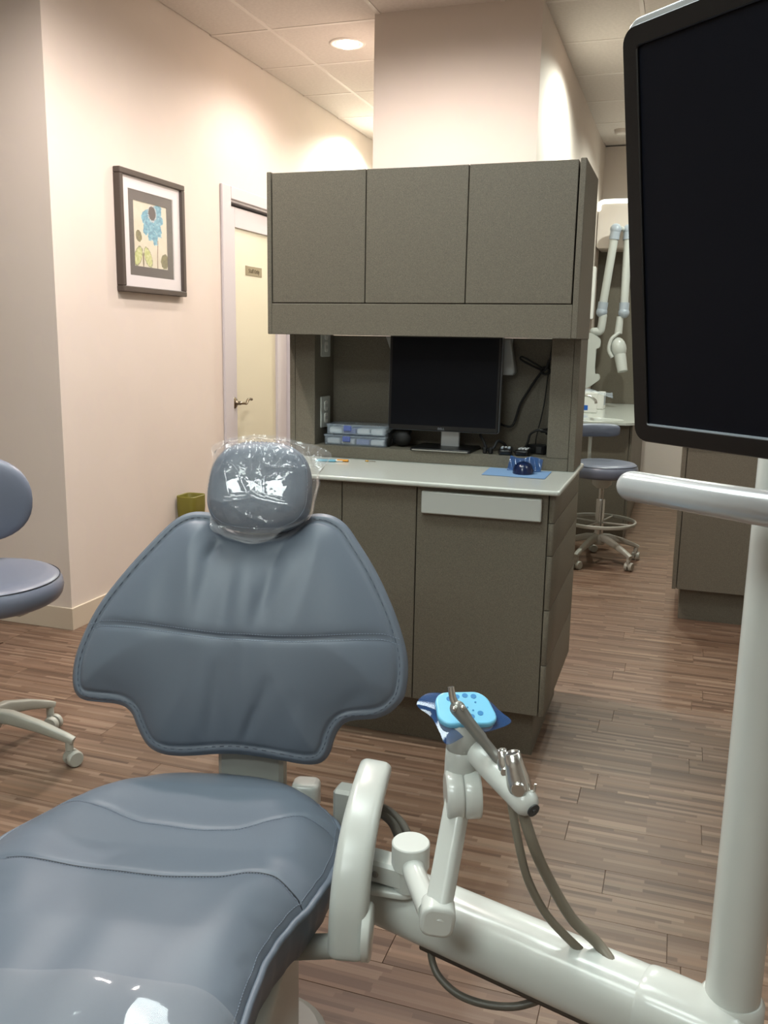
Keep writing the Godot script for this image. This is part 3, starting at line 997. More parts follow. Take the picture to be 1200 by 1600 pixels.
	part(st, "cord", M.black_rubber, t)
	for s in [-0.008, 0.012]:
		st = sf()
		box(st, Vector3(s - 0.007, 0.0, -0.008), Vector3(s + 0.007, 0.022, 0.012), 0.003)
		part(st, "connector", M.black_plastic, t)
	# on the worktop
	t = thing("blue_paper_sheet", "pale blue paper sheet under the wrapped mouse on the worktop", "paper", Vector3(-0.483, 0.8587, -2.81))
	st = sf()
	var sh := PackedVector2Array([Vector2(-0.098, -0.08), Vector2(0.103, -0.088), Vector2(0.101, 0.08), Vector2(-0.105, 0.088)])
	slab(st, sh, 0.0, 0.0008, 0.0002, Transform3D(Basis(Vector3.RIGHT, -PI / 2), Vector3.ZERO), 1)
	part(st, "sheet", M.blue_paper, t)
	t = thing("computer_mouse", "dark navy computer mouse wrapped in blue film on the worktop", "mouse", Vector3(-0.463, 0.8596, -2.815), 0.15)
	st = sf()
	var rows := []
	for i in 13:
		var a := PI / 2 * i / 12.0
		var row := PackedVector3Array()
		for j in 28:
			var b := -TAU * j / 28.0
			row.append(Vector3(cos(b) * 0.034 * pow(cos(a), 0.6), 0.036 * sin(a) * (1.0 + 0.12 * sin(b)), sin(b) * 0.046 * pow(cos(a), 0.6)))
		rows.append(row)
	grid(st, rows, true)
	part(st, "shell", M.navy_mouse, t)
	st = sf()
	tube(st, [Vector3(0, 0.031, 0.018), Vector3(0, 0.033, 0.008)], 0.003, 8, true)
	part(st, "wheel", M.black_rubber, t)
	t = thing("mouse_film", "translucent blue barrier film standing up round the computer mouse", "film", Vector3(-0.468, 0.8596, -2.82))
	st = sf()
	for g in [[-0.033, 0.0], [-0.036, 0.001]]:
		var rr := []
		for i in 7:
			var row := PackedVector3Array()
			for j in 15:
				var u := float(j) / 14 - 0.5
				var v := i / 6.0
				row.append(Vector3(u * 0.108 + 0.006 * v, 0.001 + v * (0.043 + 0.004 * sin(u * 9.0)), g[0] + 0.004 * sin(u * 22.0 + v * 3.0) - 0.012 * v))
			rr.append(row)
		grid(st, rr)
	part(st, "sheet", M.blue_film, t)
	t = thing("blue_wrapper", "pale blue paper wrapper near the headrest on the worktop", "wrapper", Vector3(-1.145, 0.859, -2.815), 0.2)
	st = sf()
	slab(st, rrect(0.07, 0.04, 0.003, 2), 0.0, 0.004, 0.001, Transform3D(Basis(Vector3.RIGHT, -PI / 2), Vector3.ZERO))
	part(st, "sleeve", M.wrap_blue, t)
	st = sf()
	slab(st, rrect(0.03, 0.016, 0.003, 2), 0.0, 0.003, 0.001, Transform3D(Basis(Vector3.RIGHT, -PI / 2), Vector3(0.045, 0, 0)))
	part(st, "white_end", M.paper_white, t)
	t = thing("yellow_pencil_stub", "short yellow pencil stub on the worktop beside the blue wrapper", "pencil", Vector3(-1.085, 0.8625, -2.822))
	st = sf()
	tube(st, [Vector3(-0.022, 0, 0), Vector3(0.018, 0, -0.002)], 0.0042, 6)
	part(st, "barrel", M.pencil, t)
	st = sf()
	tube(st, [Vector3(-0.030, 0, 0.0005), Vector3(-0.022, 0, 0)], [0.001, 0.004], 6)
	part(st, "tip", M.paper_white, t)
	t = thing("gold_ring", "tiny gold ring lying on the worktop before the clear boxes", "ring", Vector3(-1.008, 0.8622, -2.85))
	st = sf()
	var ring := []
	for k in 19: ring.append(Vector3(0.005 * cos(TAU * k / 18), 0.0, 0.005 * sin(TAU * k / 18)))
	tube(st, ring, 0.0018, 8)
	part(st, "band", M.gold, t)
	st = sf()
	tube(st, [Vector3(0.008, -0.001, 0), Vector3(0.022, -0.001, -0.006), Vector3(0.03, -0.001, -0.002)], 0.0012, 6)
	part(st, "thread", M.nickel, t)

# ------------------------------------------------------------------ stools
func make_stool(called: String, label: String, ring: bool, seat_y: float, back_dir: float, leg_turn: float, seat_r: float) -> Node3D:
	var t := thing(called, label, "stool")
	var hub_y := 0.10
	for k in 5:
		var a := leg_turn + TAU * k / 5
		var d := Vector3(cos(a), 0, sin(a))
		var st := sf()
		var path := [d * 0.02 + Vector3(0, 0.150, 0), d * 0.07 + Vector3(0, 0.147, 0), d * 0.16 + Vector3(0, 0.122, 0), d * 0.235 + Vector3(0, 0.094, 0), d * 0.262 + Vector3(0, 0.083, 0)]
		sweep(st, path, rrect(0.030, 0.032, 0.006, 2), Vector3.UP, [Vector2(1.1, 1.3), Vector2(1.05, 1.25), Vector2(0.95, 1.0), Vector2(0.85, 0.75), Vector2(0.78, 0.6)])
		tube(st, [d * 0.248 + Vector3(0, 0.088, 0), d * 0.248 + Vector3(0, 0.054, 0)], 0.012, 12)
		var leg := part(st, "leg", M.stool_frame, t)
		st = sf()
		var cd := d.rotated(Vector3.UP, 0.9 + k)
		for s in [-1.0, 1.0]:
			var c := d * 0.248 + cd * 0.010 + Vector3(0, 0.025, 0)
			var ax = cd.cross(Vector3.UP) * s
			var T := Transform3D(Basis(cd, ax, cd.cross(ax)), c)
			lathe(st, [Vector2(0.023, 0.004), Vector2(0.025, 0.007), Vector2(0.025, 0.017), Vector2(0.021, 0.022)], 20, T)
		box(st, d * 0.248 + Vector3(-0.01, 0.025, -0.01), d * 0.248 + Vector3(0.01, 0.054, 0.01), 0.003)
		part(st, "caster", M.stool_frame, leg)
	var st2 := sf()
	lathe(st2, [Vector2(0.035, 0.11), Vector2(0.042, 0.125), Vector2(0.042, 0.155), Vector2(0.032, 0.17)], 24)
	part(st2, "hub", M.stool_frame, t)
	st2 = sf()
	lathe(st2, [Vector2(0.025, 0.15), Vector2(0.025, seat_y - 0.20), Vector2(0.022, seat_y - 0.195)], 20)
	part(st2, "gas_column", M.chrome if ring else M.stool_frame, t)
	st2 = sf()
	lathe(st2, [Vector2(0.014, seat_y - 0.2), Vector2(0.014, seat_y - 0.09)], 16)
	part(st2, "piston", M.chrome, t)
	if ring:
		st2 = sf()
		var rp := []
		for k in 49: rp.append(Vector3(cos(TAU * k / 48), 0, sin(TAU * k / 48)) * 0.205 + Vector3(0, 0.245, 0))
		sweep(st2, rp, rrect(0.012, 0.022, 0.004, 2), Vector3.UP)
		part(st2, "foot_ring", M.stool_frame, t)
		for k in 4:
			st2 = sf()
			var a := 0.3 + TAU * k / 4
			var d := Vector3(cos(a), 0, sin(a))
			tube(st2, [d * 0.02 + Vector3(0, 0.24, 0), d * 0.2 + Vector3(0, 0.245, 0)], 0.006, 8)
			part(st2, "ring_spoke", M.stool_frame, t)
	# seat
	st2 = sf()
	box(st2, Vector3(-0.16, seat_y - 0.085, -0.022), Vector3(0.16, seat_y - 0.06, 0.022), 0.004)
	lathe(st2, [Vector2(0.03, seat_y - 0.13), Vector2(0.055, seat_y - 0.11), Vector2(0.06, seat_y - 0.06)], 20)
	part(st2, "seat_plate", M.white_plastic, t)
	st2 = sf()
	var prof := [Vector2(0.01, seat_y - 0.062), Vector2(seat_r * 0.90, seat_y - 0.060), Vector2(seat_r * 0.955, seat_y - 0.052), Vector2(seat_r * 0.985, seat_y - 0.040), Vector2(seat_r, seat_y - 0.022), Vector2(seat_r * 0.99, seat_y - 0.006), Vector2(seat_r * 0.955, seat_y + 0.008), Vector2(seat_r * 0.90, seat_y + 0.017), Vector2(seat_r * 0.78, seat_y + 0.022), Vector2(seat_r * 0.5, seat_y + 0.018), Vector2(0.002, seat_y + 0.014)]
	lathe(st2, prof, 48)
	var seat := part(st2, "seat", M.stool_vinyl, t)
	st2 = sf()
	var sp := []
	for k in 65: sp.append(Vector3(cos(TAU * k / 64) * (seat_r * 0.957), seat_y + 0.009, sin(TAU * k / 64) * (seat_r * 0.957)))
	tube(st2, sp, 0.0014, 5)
	part(st2, "seam", M.seam_shade, seat)  # seam drawn as a dark line, its shade put into the colour
	# backrest
	var bd := Vector3(cos(back_dir), 0, sin(back_dir))
	st2 = sf()
	tube(st2, smooth_path([bd * 0.08 + Vector3(0, seat_y - 0.075, 0), bd * 0.2 + Vector3(0, seat_y - 0.08, 0), bd * 0.245 + Vector3(0, seat_y - 0.04, 0), bd * 0.25 + Vector3(0, seat_y + 0.12, 0), bd * 0.235 + Vector3(0, seat_y + 0.2, 0)], 6), 0.011, 10)
	part(st2, "back_support", M.stool_frame, t)
	var bc := bd * 0.20 + Vector3(0, seat_y + 0.205, 0)
	if ring: bc = bd * 0.17 + Vector3(0, seat_y + 0.19, 0)
	var side := bd.cross(Vector3.UP)
	st2 = sf()
	var rows := []
	var hw: float = 0.17 if not ring else 0.14
	var hh: float = 0.137 if not ring else 0.040
	for i in 13:
		var a := PI * i / 12.0
		var row := PackedVector3Array()
		for j in 40:
			var b := TAU * j / 40.0
			var ex := 0.88 if not ring else 0.5
			var e := Vector2(signf(cos(b)) * pow(absf(cos(b)), ex) * hw, signf(sin(b)) * pow(absf(sin(b)), ex) * hh)
			var k := pow(maxf(sin(a), 0.0), 0.45)
			var bend := -bd * (pow(e.x * k / hw, 2) * 0.035)
			row.append(bc + side * e.x * k + Vector3.UP * e.y * k + bd * (-cos(a) * 0.03) + bend)
		rows.append(row)
	grid(st2, rows, true)
	part(st2, "backrest", M.stool_vinyl, t)
	return t

func stools() -> void:
	var a := make_stool("operator_stool", "grey-blue swivel stool with round backrest at the left edge, by the wall", false, 0.565, atan2(-0.73, -0.69), 0.0, 0.235)
	a.position = Vector3(-1.895, 0, -1.985)
	a.rotation.y = 0.0
	# turn the feet so that two of them point to the viewer's right
	for c in a.get_children():
		if str(c.name).begins_with("leg"): (c as Node3D).rotation.y = 0.235
	var b := make_stool("tall_stool", "grey-blue stool with foot ring and chrome post by the far sink counter", true, 0.575, atan2(-1.0, -0.45), 0.0, 0.20)
	b.position = Vector3(-0.40, 0, -5.24)
	for c in b.get_children():
		if str(c.name).begins_with("leg"): (c as Node3D).rotation.y = -0.715 + TAU / 5

# ------------------------------------------------------------------ far treatment bay
func far_bay() -> void:
	var L: Material = M.taupe_laminate
	var t := thing("sink_cabinet", "taupe floor cabinet under the far sink counter, behind the tall stool", "cabinet", Vector3(-0.5, 0, -6.7))
	var st := sf()
	box(st, Vector3(-0.72, 0.10, -7.63), Vector3(-0.293, 0.64, -5.86))
	box(st, Vector3(-0.72, 0.64, -7.63), Vector3(-0.293, 0.765, -6.26))
	part(st, "carcass", L, t, true)
	st = sf()
	box(st, Vector3(-0.72, 0.0, -7.63), Vector3(-0.293, 0.10, -5.87))
	part(st, "plinth", M.taupe_laminate, t, true)
	st = sf()
	box(st, Vector3(-0.722, 0.10, -5.86), Vector3(-0.296, 0.762, -5.845), 0.001)
	part(st, "end_panel", M.taupe_laminate, t, true)
	st = sf()
	for k in 3:
		st = sf()
		box(st, Vector3(-0.293, 0.11, -7.62 + k * 0.59), Vector3(-0.278, 0.757, -7.62 + k * 0.59 + 0.585), 0.001)
		part(st, "door", L, t, true)
	t = thing("sink_counter", "white counter with an oval basin at the far wall", "counter", Vector3(-0.5, 0.765, -6.7))
	# top with an oval cut for the basin
	st = sf()
	var outer := PackedVector2Array()
	var inner := PackedVector2Array()
	var no := 64
	var cx := Vector2(-0.49, 5.985)
	for k in no:
		var a := TAU * k / no
		var e := cx + Vector2(cos(a) * 0.15, sin(a) * 0.125)
		inner.append(e)
		# ray to the outer rectangle
		var d := Vector2(cos(a), sin(a))
		var tt := 1e9
		if d.x > 1e-6: tt = minf(tt, (-0.262 - cx.x) / d.x)
		if d.x < -1e-6: tt = minf(tt, (-0.724 - cx.x) / d.x)
		if d.y > 1e-6: tt = minf(tt, (6.25 - cx.y) / d.y)
		if d.y < -1e-6: tt = minf(tt, (5.775 - cx.y) / d.y)
		outer.append(cx + d * tt)
	var top := PackedVector3Array()
	var topi := PackedVector3Array()
	var low := PackedVector3Array()
	for k in no:
		var rr := outer[k]
		var corner := Vector2(-0.262, 5.775)
		if rr.distance_to(corner) < 0.06: rr = rr.lerp(cx, 0.12 * (1.0 - rr.distance_to(corner) / 0.06))
		top.append(Vector3(rr.x, 0.78, -rr.y)); low.append(Vector3(rr.x, 0.765, -rr.y))
		topi.append(Vector3(inner[k].x, 0.78, -inner[k].y))
	st.set_smooth_group(-1)
	grid(st, [low, top, topi], true)
	box(st, Vector3(-0.724, 0.765, -7.65), Vector3(-0.262, 0.78, -6.25))
	part(st, "slab", M.solid_surface, t, true)
	st = sf()
	var rows := []
	for r in [[1.0, 0.78], [0.97, 0.775], [0.93, 0.75], [0.82, 0.70], [0.55, 0.66], [0.08, 0.65]]:
		var row := PackedVector3Array()
		for k in no:
			var q: Vector2 = cx + (inner[k] - cx) * r[0]
			row.append(Vector3(q.x, r[1], -q.y))
		rows.append(row)
	grid(st, rows, true)
	part(st, "basin", M.white_enamel, t, true)
	# tap
	t = thing("chrome_tap", "chrome arched tap over the far basin", "tap", Vector3(-0.68, 0.78, -6.02))
	st = sf()
	tube(st, smooth_path([Vector3(0, 0, 0), Vector3(0.0, 0.09, 0), Vector3(0.03, 0.135, 0.0), Vector3(0.09, 0.15, 0), Vector3(0.14, 0.125, 0), Vector3(0.15, 0.10, 0)], 6), 0.009, 10)
	part(st, "spout", M.chrome, t)
	st = sf()
	lathe(st, [Vector2(0.022, 0), Vector2(0.022, 0.012), Vector2(0.012, 0.03)], 18)
	part(st, "base", M.chrome, t)
	# boxes on the counter
	t = thing("tissue_box", "white dispenser box with a blue label beside the far tap", "box", Vector3(-0.63, 0.78, -6.55), 0.12)
	st = sf()
	box(st, Vector3(-0.075, 0, -0.06), Vector3(0.06, 0.145, 0.06), 0.005)
	part(st, "carton", M.paper_white, t)
	st = sf()
	box(st, Vector3(-0.06, 0.02, 0.06), Vector3(-0.005, 0.055, 0.0615))
	part(st, "blue_label", M.label_blue, t)
	st = sf()
	var rw := []
	for i in 7:
		var row := PackedVector3Array()
		for j in 9:
			var u := j / 8.0
			var v := i / 6.0
			row.append(Vector3(-0.085 + 0.25 * u, 0.152 + 0.012 * sin(u * 5.0) - 0.03 * u * v + 0.006 * sin(v * 9.0 + u * 7.0), -0.05 + 0.11 * v))
		rw.append(row)
	grid(st, rw)
	rw.reverse()
	part(st, "plastic_flap", M.clear_box, t)
	t = thing("glove_carton", "plain white carton behind the far tap on the counter", "box", Vector3(-0.62, 0.78, -6.95), -0.05)
	st = sf()
	box(st, Vector3(-0.09, 0, -0.06), Vector3(0.07, 0.13, 0.06), 0.005)
	part(st, "carton", M.paper_white, t)
	st = sf()
	box(st, Vector3(0.0698, 0.03, -0.04), Vector3(0.0712, 0.10, 0.03))
	part(st, "printed_side", M.cool_grey, t)
	# wall panel and lit cabinet over it
	var w := setting("trim_1", Vector3(0, 0, ZB))
	st = sf()
	box(st, Vector3(-0.725, 0.78, ZB), Vector3(-0.35, 2.02, ZB + 0.02), 0.002)
	part(st, "taupe_panel", M.taupe_laminate, w, true)
	t = thing("wall_unit", "cream wall unit with a lit rounded top edge on the far wall", "cabinet", Vector3(-0.45, 1.99, -7.49))
	st = sf()
	slab(st, rrect(0.62, 0.335, 0.02, 4), -0.16, 0.16, 0.006, Transform3D(Basis.IDENTITY, Vector3(0.04, 0.175, 0)))
	part(st, "body", M.wall_paint, t)
	st = sf()
	var cor := smooth_path([Vector3(-0.265, 0.30, 0.155), Vector3(-0.262, 0.335, 0.155), Vector3(-0.235, 0.353, 0.155), Vector3(-0.18, 0.356, 0.155), Vector3(0.05, 0.356, 0.155), Vector3(0.35, 0.356, 0.155)], 5)
	tube(st, cor, 0.017, 12, true)
	part(st, "glowing_edge", M.edge_glow, t)  # bright top edge, added as a glowing tube
	var l := AreaLight3D.new()
	l.name = "edge_light"  # small area light added along the glowing edge
	l.area_size = Vector2(0.5, 0.03)
	l.light_energy = 0.06
	l.light_color = Color(0.98, 1.0, 0.94)
	l.area_range = 6.0
	l.area_attenuation = 2.0
	l.shadow_enabled = true
	t.add_child(l)
	l.position = Vector3(0.05, 0.36, 0.176)
	l.rotation.y = PI
	# x-ray arm
	t = thing("xray_arm", "white jointed x-ray arm with grey joints on the far wall", "x-ray unit", Vector3(-0.52, 2.1, -7.6))
	var A := Vector3(-0.570, 2.125, -7.22)
	var B := Vector3(-0.636, 1.51, -7.22)
	var Cc := Vector3(-0.480, 2.125, -7.28)
	var Dd := Vector3(-0.470, 1.505, -7.22)
	for q in [[A, B], [Cc, Dd]]:
		st = sf()
		var dv: Vector3 = (q[1] - q[0]).normalized()
		tube(st, [q[0] + dv * 0.05, q[1] - dv * 0.06], 0.031, 16)
		part(st, "arm_segment", M.white_plastic, t, true)
		for e in [[q[0], 1.0], [q[1], -1.0]]:
			st = sf()
			ball(st, e[0], Vector3.ONE * 0.043, 18)
			tube(st, [e[0], e[0] + dv * 0.075 * e[1]], 0.038, 16)
			part(st, "joint", M.cool_grey, t, true)
	st = sf()
	tube(st, [A + Vector3(0.03, 0.005, 0), Cc + Vector3(-0.03, 0.005, 0)], 0.018, 12)
	tube(st, [Cc, Cc + Vector3(0, 0, -0.045)], 0.025, 12)
	part(st, "link", M.white_plastic, t, true)
	st = sf()
	tube(st, smooth_path([B + Vector3(0.012, -0.03, 0), B + Vector3(0.005, -0.11, 0), B + Vector3(-0.005, -0.147, 0), B + Vector3(-0.035, -0.149, 0), B + Vector3(-0.052, -0.15, 0)], 5), 0.031, 14, true)
	part(st, "elbow_tube", M.white_plastic, t, true)
	st = sf()
	tube(st, [Dd + Vector3(-0.025, -0.03, 0), Dd + Vector3(-0.03, -0.16, 0.01)], [0.026, 0.03], 14)
	part(st, "neck", M.white_plastic, t, true)
	st = sf()
	var hc := Dd + Vector3(-0.02, -0.27, 0.02)
	ball(st, hc, Vector3(0.06, 0.085, 0.06), 18, Basis(Vector3.BACK, 0.2))
	tube(st, [hc + Vector3(0.015, -0.05, 0.02), hc + Vector3(0.045, -0.175, 0.05)], [0.045, 0.038], 16)
	part(st, "head", M.white_plastic, t, true)
	st = sf()
	tube(st, smooth_path([Dd + Vector3(-0.02, -0.15, 0.03), Dd + Vector3(-0.075, -0.2, 0.05), Dd + Vector3(-0.09, -0.28, 0.06), Dd + Vector3(-0.06, -0.34, 0.06)], 6), 0.014, 10)
	part(st, "yoke", M.white_plastic, t, true)
	# sensor stand half hidden by the hutch
	t = thing("white_equipment_stand", "white upright equipment handle half hidden behind the hutch", "equipment", Vector3(-0.68, 1.2, -7.2))
	st = sf()
	box(st, Vector3(-0.725, 1.455, -7.30), Vector3(-0.700, 1.85, -7.20), 0.004)
	part(st, "upright_plate", M.paper_white, t, true)
	st = sf()
	slab(st, smooth_loop([Vector2(-0.75, 1.31), Vector2(-0.655, 1.31), Vector2(-0.645, 1.25), Vector2(-0.67, 1.22), Vector2(-0.672, 1.04), Vector2(-0.635, 1.02), Vector2(-0.645, 0.985), Vector2(-0.75, 0.95)], 4), -7.24, -7.17, 0.012)
	part(st, "handle_body", M.white_plastic, t, true)
	# ceiling detector
	t = thing("smoke_detector", "small round white detector on the far ceiling", "detector", Vector3(-0.56, CEIL, -7.05))
	st = sf()
	lathe(st, [Vector2(0.035, -0.03), Vector2(0.05, -0.022), Vector2(0.055, 0.0)], 20)
	part(st, "housing", M.ceiling_rail, t)

func waste_bin() -> void:
	var t := thing("olive_bin", "slim olive green waste bin by the wall behind the patient chair", "bin", Vector3(XL + 0.066, 0, -4.0))
	var o0 := smooth_loop([Vector2(-0.055, 0.0), Vector2(-0.05, 0.055), Vector2(0.0, 0.066), Vector2(0.05, 0.06), Vector2(0.056, 0.0), Vector2(0.05, -0.06), Vector2(0.0, -0.066), Vector2(-0.05, -0.055)], 5)
	var st := sf()
	var rows := []
	for r in [[0.72, 0.0], [0.75, 0.01], [0.80, 0.14], [0.88, 0.31], [0.985, 0.385], [1.0, 0.395], [1.0, 0.455], [0.985, 0.46], [0.94, 0.455], [0.90, 0.37], [0.66, 0.02], [0.05, 0.015]]:
		var row := PackedVector3Array()
		for p in o0: row.append(Vector3(p.x * r[0], r[1], -p.y * r[0]))
		rows.append(row)
	grid(st, rows, true)
	part(st, "shell", M.olive, t)

# ------------------------------------------------------------------ the patient chair
const CO := Vector3(-0.7555, 0, -1.3935)
const CYAW := 0.226893

func back_frame() -> Transform3D:
	# x to the side, y up the reclined back, z out of its face; origin at the foot of the back
	var r := deg_to_rad(22.0)
	return Transform3D(Basis(Vector3.RIGHT, -r), Vector3(0, 0.48, 0))

const BACK := [[-0.079, 0.479], [-0.112, 0.484], [-0.138, 0.479], [-0.16, 0.466], [-0.181, 0.445], [-0.205, 0.416], [-0.234, 0.379], [-0.263, 0.339], [-0.285, 0.306], [-0.302, 0.276], [-0.316, 0.244], [-0.327, 0.212], [-0.335, 0.18], [-0.337, 0.15], [-0.334, 0.125], [-0.324, 0.107], [-0.307, 0.099], [-0.281, 0.097], [-0.25, 0.096], [-0.227, 0.091], [-0.211, 0.078], [-0.201, 0.058], [-0.189, 0.036], [-0.173, 0.017], [-0.149, 0.006], [-0.118, 0.003], [-0.08, 0.006], [-0.049, 0.010], [-0.015, 0.013], [0.019, 0.013], [0.056, 0.010], [0.094, 0.006], [0.131, 0.002], [0.158, 0.004], [0.173, 0.013], [0.183, 0.030], [0.189, 0.053], [0.197, 0.071], [0.211, 0.085], [0.235, 0.091], [0.266, 0.095], [0.29, 0.105], [0.307, 0.12], [0.319, 0.137], [0.324, 0.162], [0.325, 0.192], [0.321, 0.222], [0.31, 0.258], [0.296, 0.294], [0.279, 0.33], [0.261, 0.364], [0.24, 0.398], [0.216, 0.432], [0.193, 0.463], [0.171, 0.480], [0.148, 0.488], [0.123, 0.488], [0.097, 0.478], [0.067, 0.452], [0.003, 0.440], [-0.05, 0.452]]

func seam_y(x: float) -> float:
	return 0.2345 + 0.015 * smoothstep(0.0, 1.0, (absf(x - 0.03) - 0.04) / 0.24) - (0.010 * smoothstep(0.27, 0.32, absf(x)))

func seg_dist(p: Vector2, a: Vector2, b: Vector2) -> Array:
	var t := clampf((p - a).dot(b - a) / (b - a).length_squared(), 0.0, 1.0)
	return [p.distance_to(a + (b - a) * t), t]

func back_relief(p: Vector2) -> float:
	# folds of the loose cover, in metres
	var z := 0.0
	var folds := [
		[Vector2(0.012, 0.02), Vector2(0.038, 0.10), 0.0050, 0.007], [Vector2(0.030, 0.05), Vector2(0.062, 0.15), 0.0030, 0.012],
		[Vector2(-0.055, 0.03), Vector2(-0.035, 0.17), 0.0030, 0.014], [Vector2(-0.095, 0.06), Vector2(-0.080, 0.20), 0.0024, 0.016],
		[Vector2(-0.010, 0.06), Vector2(0.002, 0.21), 0.0020, 0.012], [Vector2(0.085, 0.03), Vector2(0.11, 0.12), 0.0022, 0.016],
		[Vector2(0.190, 0.095), Vector2(0.240, 0.135), 0.0035, 0.016], [Vector2(-0.215, 0.095), Vector2(-0.255, 0.130), 0.0035, 0.016],
		[Vector2(-0.060, 0.425), Vector2(-0.075, 0.385), 0.0050, 0.010], [Vector2(0.068, 0.435), Vector2(0.058, 0.385), 0.0042, 0.010],
		[Vector2(-0.085, 0.26), Vector2(-0.070, 0.40), 0.0030, 0.018], [Vector2(0.030, 0.26), Vector2(0.055, 0.37), 0.0026, 0.016],
		[Vector2(0.085, 0.27), Vector2(0.110, 0.36), 0.0018, 0.016], [Vector2(-0.030, 0.27), Vector2(-0.018, 0.39), 0.0018, 0.016],
		[Vector2(-0.165, 0.26), Vector2(-0.150, 0.36), 0.0012, 0.022]]
	for f in folds:
		var d := seg_dist(p, f[0], f[1])
		var t: float = d[1]
		var q: float = d[0] / f[3]
		z -= 1.45 * f[2] * exp(-q * q) * (0.35 + 0.65 * sin(PI * clampf(t * 0.9 + 0.05, 0, 1)))
	z += 0.0028 * sin(p.x * 62.0 + 4.0 * p.y) * exp(-pow(p.x / 0.13, 2.0))
	# stitched seam
	var s := absf(p.y - seam_y(p.x))
	if s < 0.03: z -= 0.0045 * exp(-pow(s / 0.0042, 2.0)) + 0.002 * exp(-pow(s / 0.013, 2.0))
	return z

func patient_chair() -> void:
	var t := thing("patient_chair", "grey-blue upholstered dental patient chair in the foreground", "dental chair", CO, CYAW)
	var BF := back_frame()
	# ---- backrest
	var bk := Node3D.new(); bk.name = "backrest"; t.add_child(bk); bk.transform = BF
	var pts := []
	for p in BACK: pts.append(Vector2(p[0], p[1]))
	var outline := smooth_loop(pts, 4)
	var c := Vector2(0.0, 0.225)
	var n := outline.size()
	rim_field(outline)
	var st := sf()
	var rows := []
	var ts := []
	for k in 75: ts.append(0.004 + 0.934 * k / 74.0)
	for k in range(1, 9): ts.append(0.938 + 0.062 * k / 8.0)
	for tt in ts:
		var row := PackedVector3Array()
		for q in outline:
			var p: Vector2 = c + (q - c) * tt
			row.append(Vector3(p.x, p.y, pad_z(p) if tt < 0.9999 else belly(p.y)))
		rows.append(row)
	for b in [[1.0, -0.010], [0.992, -0.022], [0.97, -0.030], [0.80, -0.034], [0.02, -0.036]]:
		var row := PackedVector3Array()
		for q in outline:
			var p: Vector2 = c + (q - c) * b[0]
			row.append(Vector3(p.x, p.y, b[1] + belly(p.y)))
		rows.append(row)
	# rows run outward with a counter-clockwise outline: turned so that the face looks out
	var rev := []
	for r in rows:
		var rr: PackedVector3Array = r.duplicate()
		rr.reverse()
		rev.append(rr)
	grid(st, rev, true)
	fan(st, rev[0], Vector3(c.x, c.y, pad_z(c)), true)
	part(st, "pad", M.upholstery, bk)
	# seam threads
	st = sf()
	for off in [-0.0055, 0.0055]:
		for k in 118:
			var x0 := -0.305 + k * 0.0052
			var a := Vector2(x0, seam_y(x0) + off)
			var b := Vector2(x0 + 0.0032, seam_y(x0 + 0.0032) + off)
			var z0 := pad_z(a) + 0.0003
			var z1 := pad_z(b) + 0.0003
			tube(st, [Vector3(a.x, a.y, z0), Vector3(b.x, b.y, z1)], 0.0007, 4)
	part(st, "stitching", M.stitch, bk)
	st = sf()
	for k in n:
		if k % 2: continue
		var q0: Vector2 = outline[k]
		var q1: Vector2 = outline[(k + 1) % n]
		var a: Vector2 = q0 + (c - q0).normalized() * 0.0155
		var b: Vector2 = a + (q1 - q0) * 0.9
		tube(st, [Vector3(a.x, a.y, pad_z(a) + 0.0006), Vector3(b.x, b.y, pad_z(b) + 0.0006)], 0.0007, 4)
	part(st, "rim_stitching", M.rim_thread, bk)
	st = sf()
	slab(st, inset(outline, 0.02), -0.068, -0.044, 0.008)
	part(st, "back_shell", M.white_plastic, bk)
	# ---- headrest
	var hr := Node3D.new(); hr.name = "headrest"; t.add_child(hr)
	hr.transform = BF * Transform3D(Basis.IDENTITY, Vector3(0.016, 0.532, 0.018))
	st = sf()
	rows = []
	for i in 25:
		var a := PI * i / 24.0
		var row := PackedVector3Array()
		for j in 72:
			var b := -TAU * j / 72.0
			var cx := signf(cos(b)) * pow(absf(cos(b)), 0.72)
			var sy := signf(sin(b)) * pow(absf(sin(b)), 0.72)
			var k := pow(sin(a), 0.42) if sin(a) > 0.0 else 0.0
			var w := 0.104 * (1.0 - 0.06 * sy)
			var z := cos(a) * (0.042 if cos(a) > 0 else 0.03)
			var x := cx * w * k
			var y := sy * 0.092 * k
			z += 0.003 * pow(x / 0.1, 2.0) if cos(a) > 0 else 0.0
			row.append(Vector3(x, y, z))
		rows.append(row)
	rows.reverse()
	grid(st, rows, true)
	part(st, "cushion", M.upholstery, hr)
	st = sf()
	for k in 150:
		var b := TAU * k / 150.0
		var b2 := b + 0.024
		var f := func(g: float) -> Vector3: return Vector3(signf(cos(g)) * pow(absf(cos(g)), 0.72) * 0.0985 * (1.0 - 0.06 * signf(sin(g)) * pow(absf(sin(g)), 0.72)), signf(sin(g)) * pow(absf(sin(g)), 0.72) * 0.087, 0.0265)
		tube(st, [f.call(b), f.call(b2)], 0.0008, 4)
	part(st, "stitching", M.stitch, hr)
	st = sf()
	box(st, Vector3(-0.035, 0.30, -0.052), Vector3(0.055, 0.545, -0.038), 0.004)
	part(st, "slide_bar", M.grey_plastic, bk)
	# ---- support between seat and back
	st = sf()
	box(st, Vector3(-0.045, 0.36, -0.10), Vector3(0.085, 0.56, -0.052), 0.008)
	part(st, "back_support", M.grey_plastic, t)
	seat_of(t)
	armrest_of(t, 1.0)
	armrest_of(t, -1.0)
	# ---- pedestal
	st = sf()
	slab(st, rrect(0.40, 0.66, 0.06, 6), 0.05, 0.325, 0.02, Transform3D(Basis(Vector3.RIGHT, -PI / 2), Vector3(-0.03, 0, 0.50)))
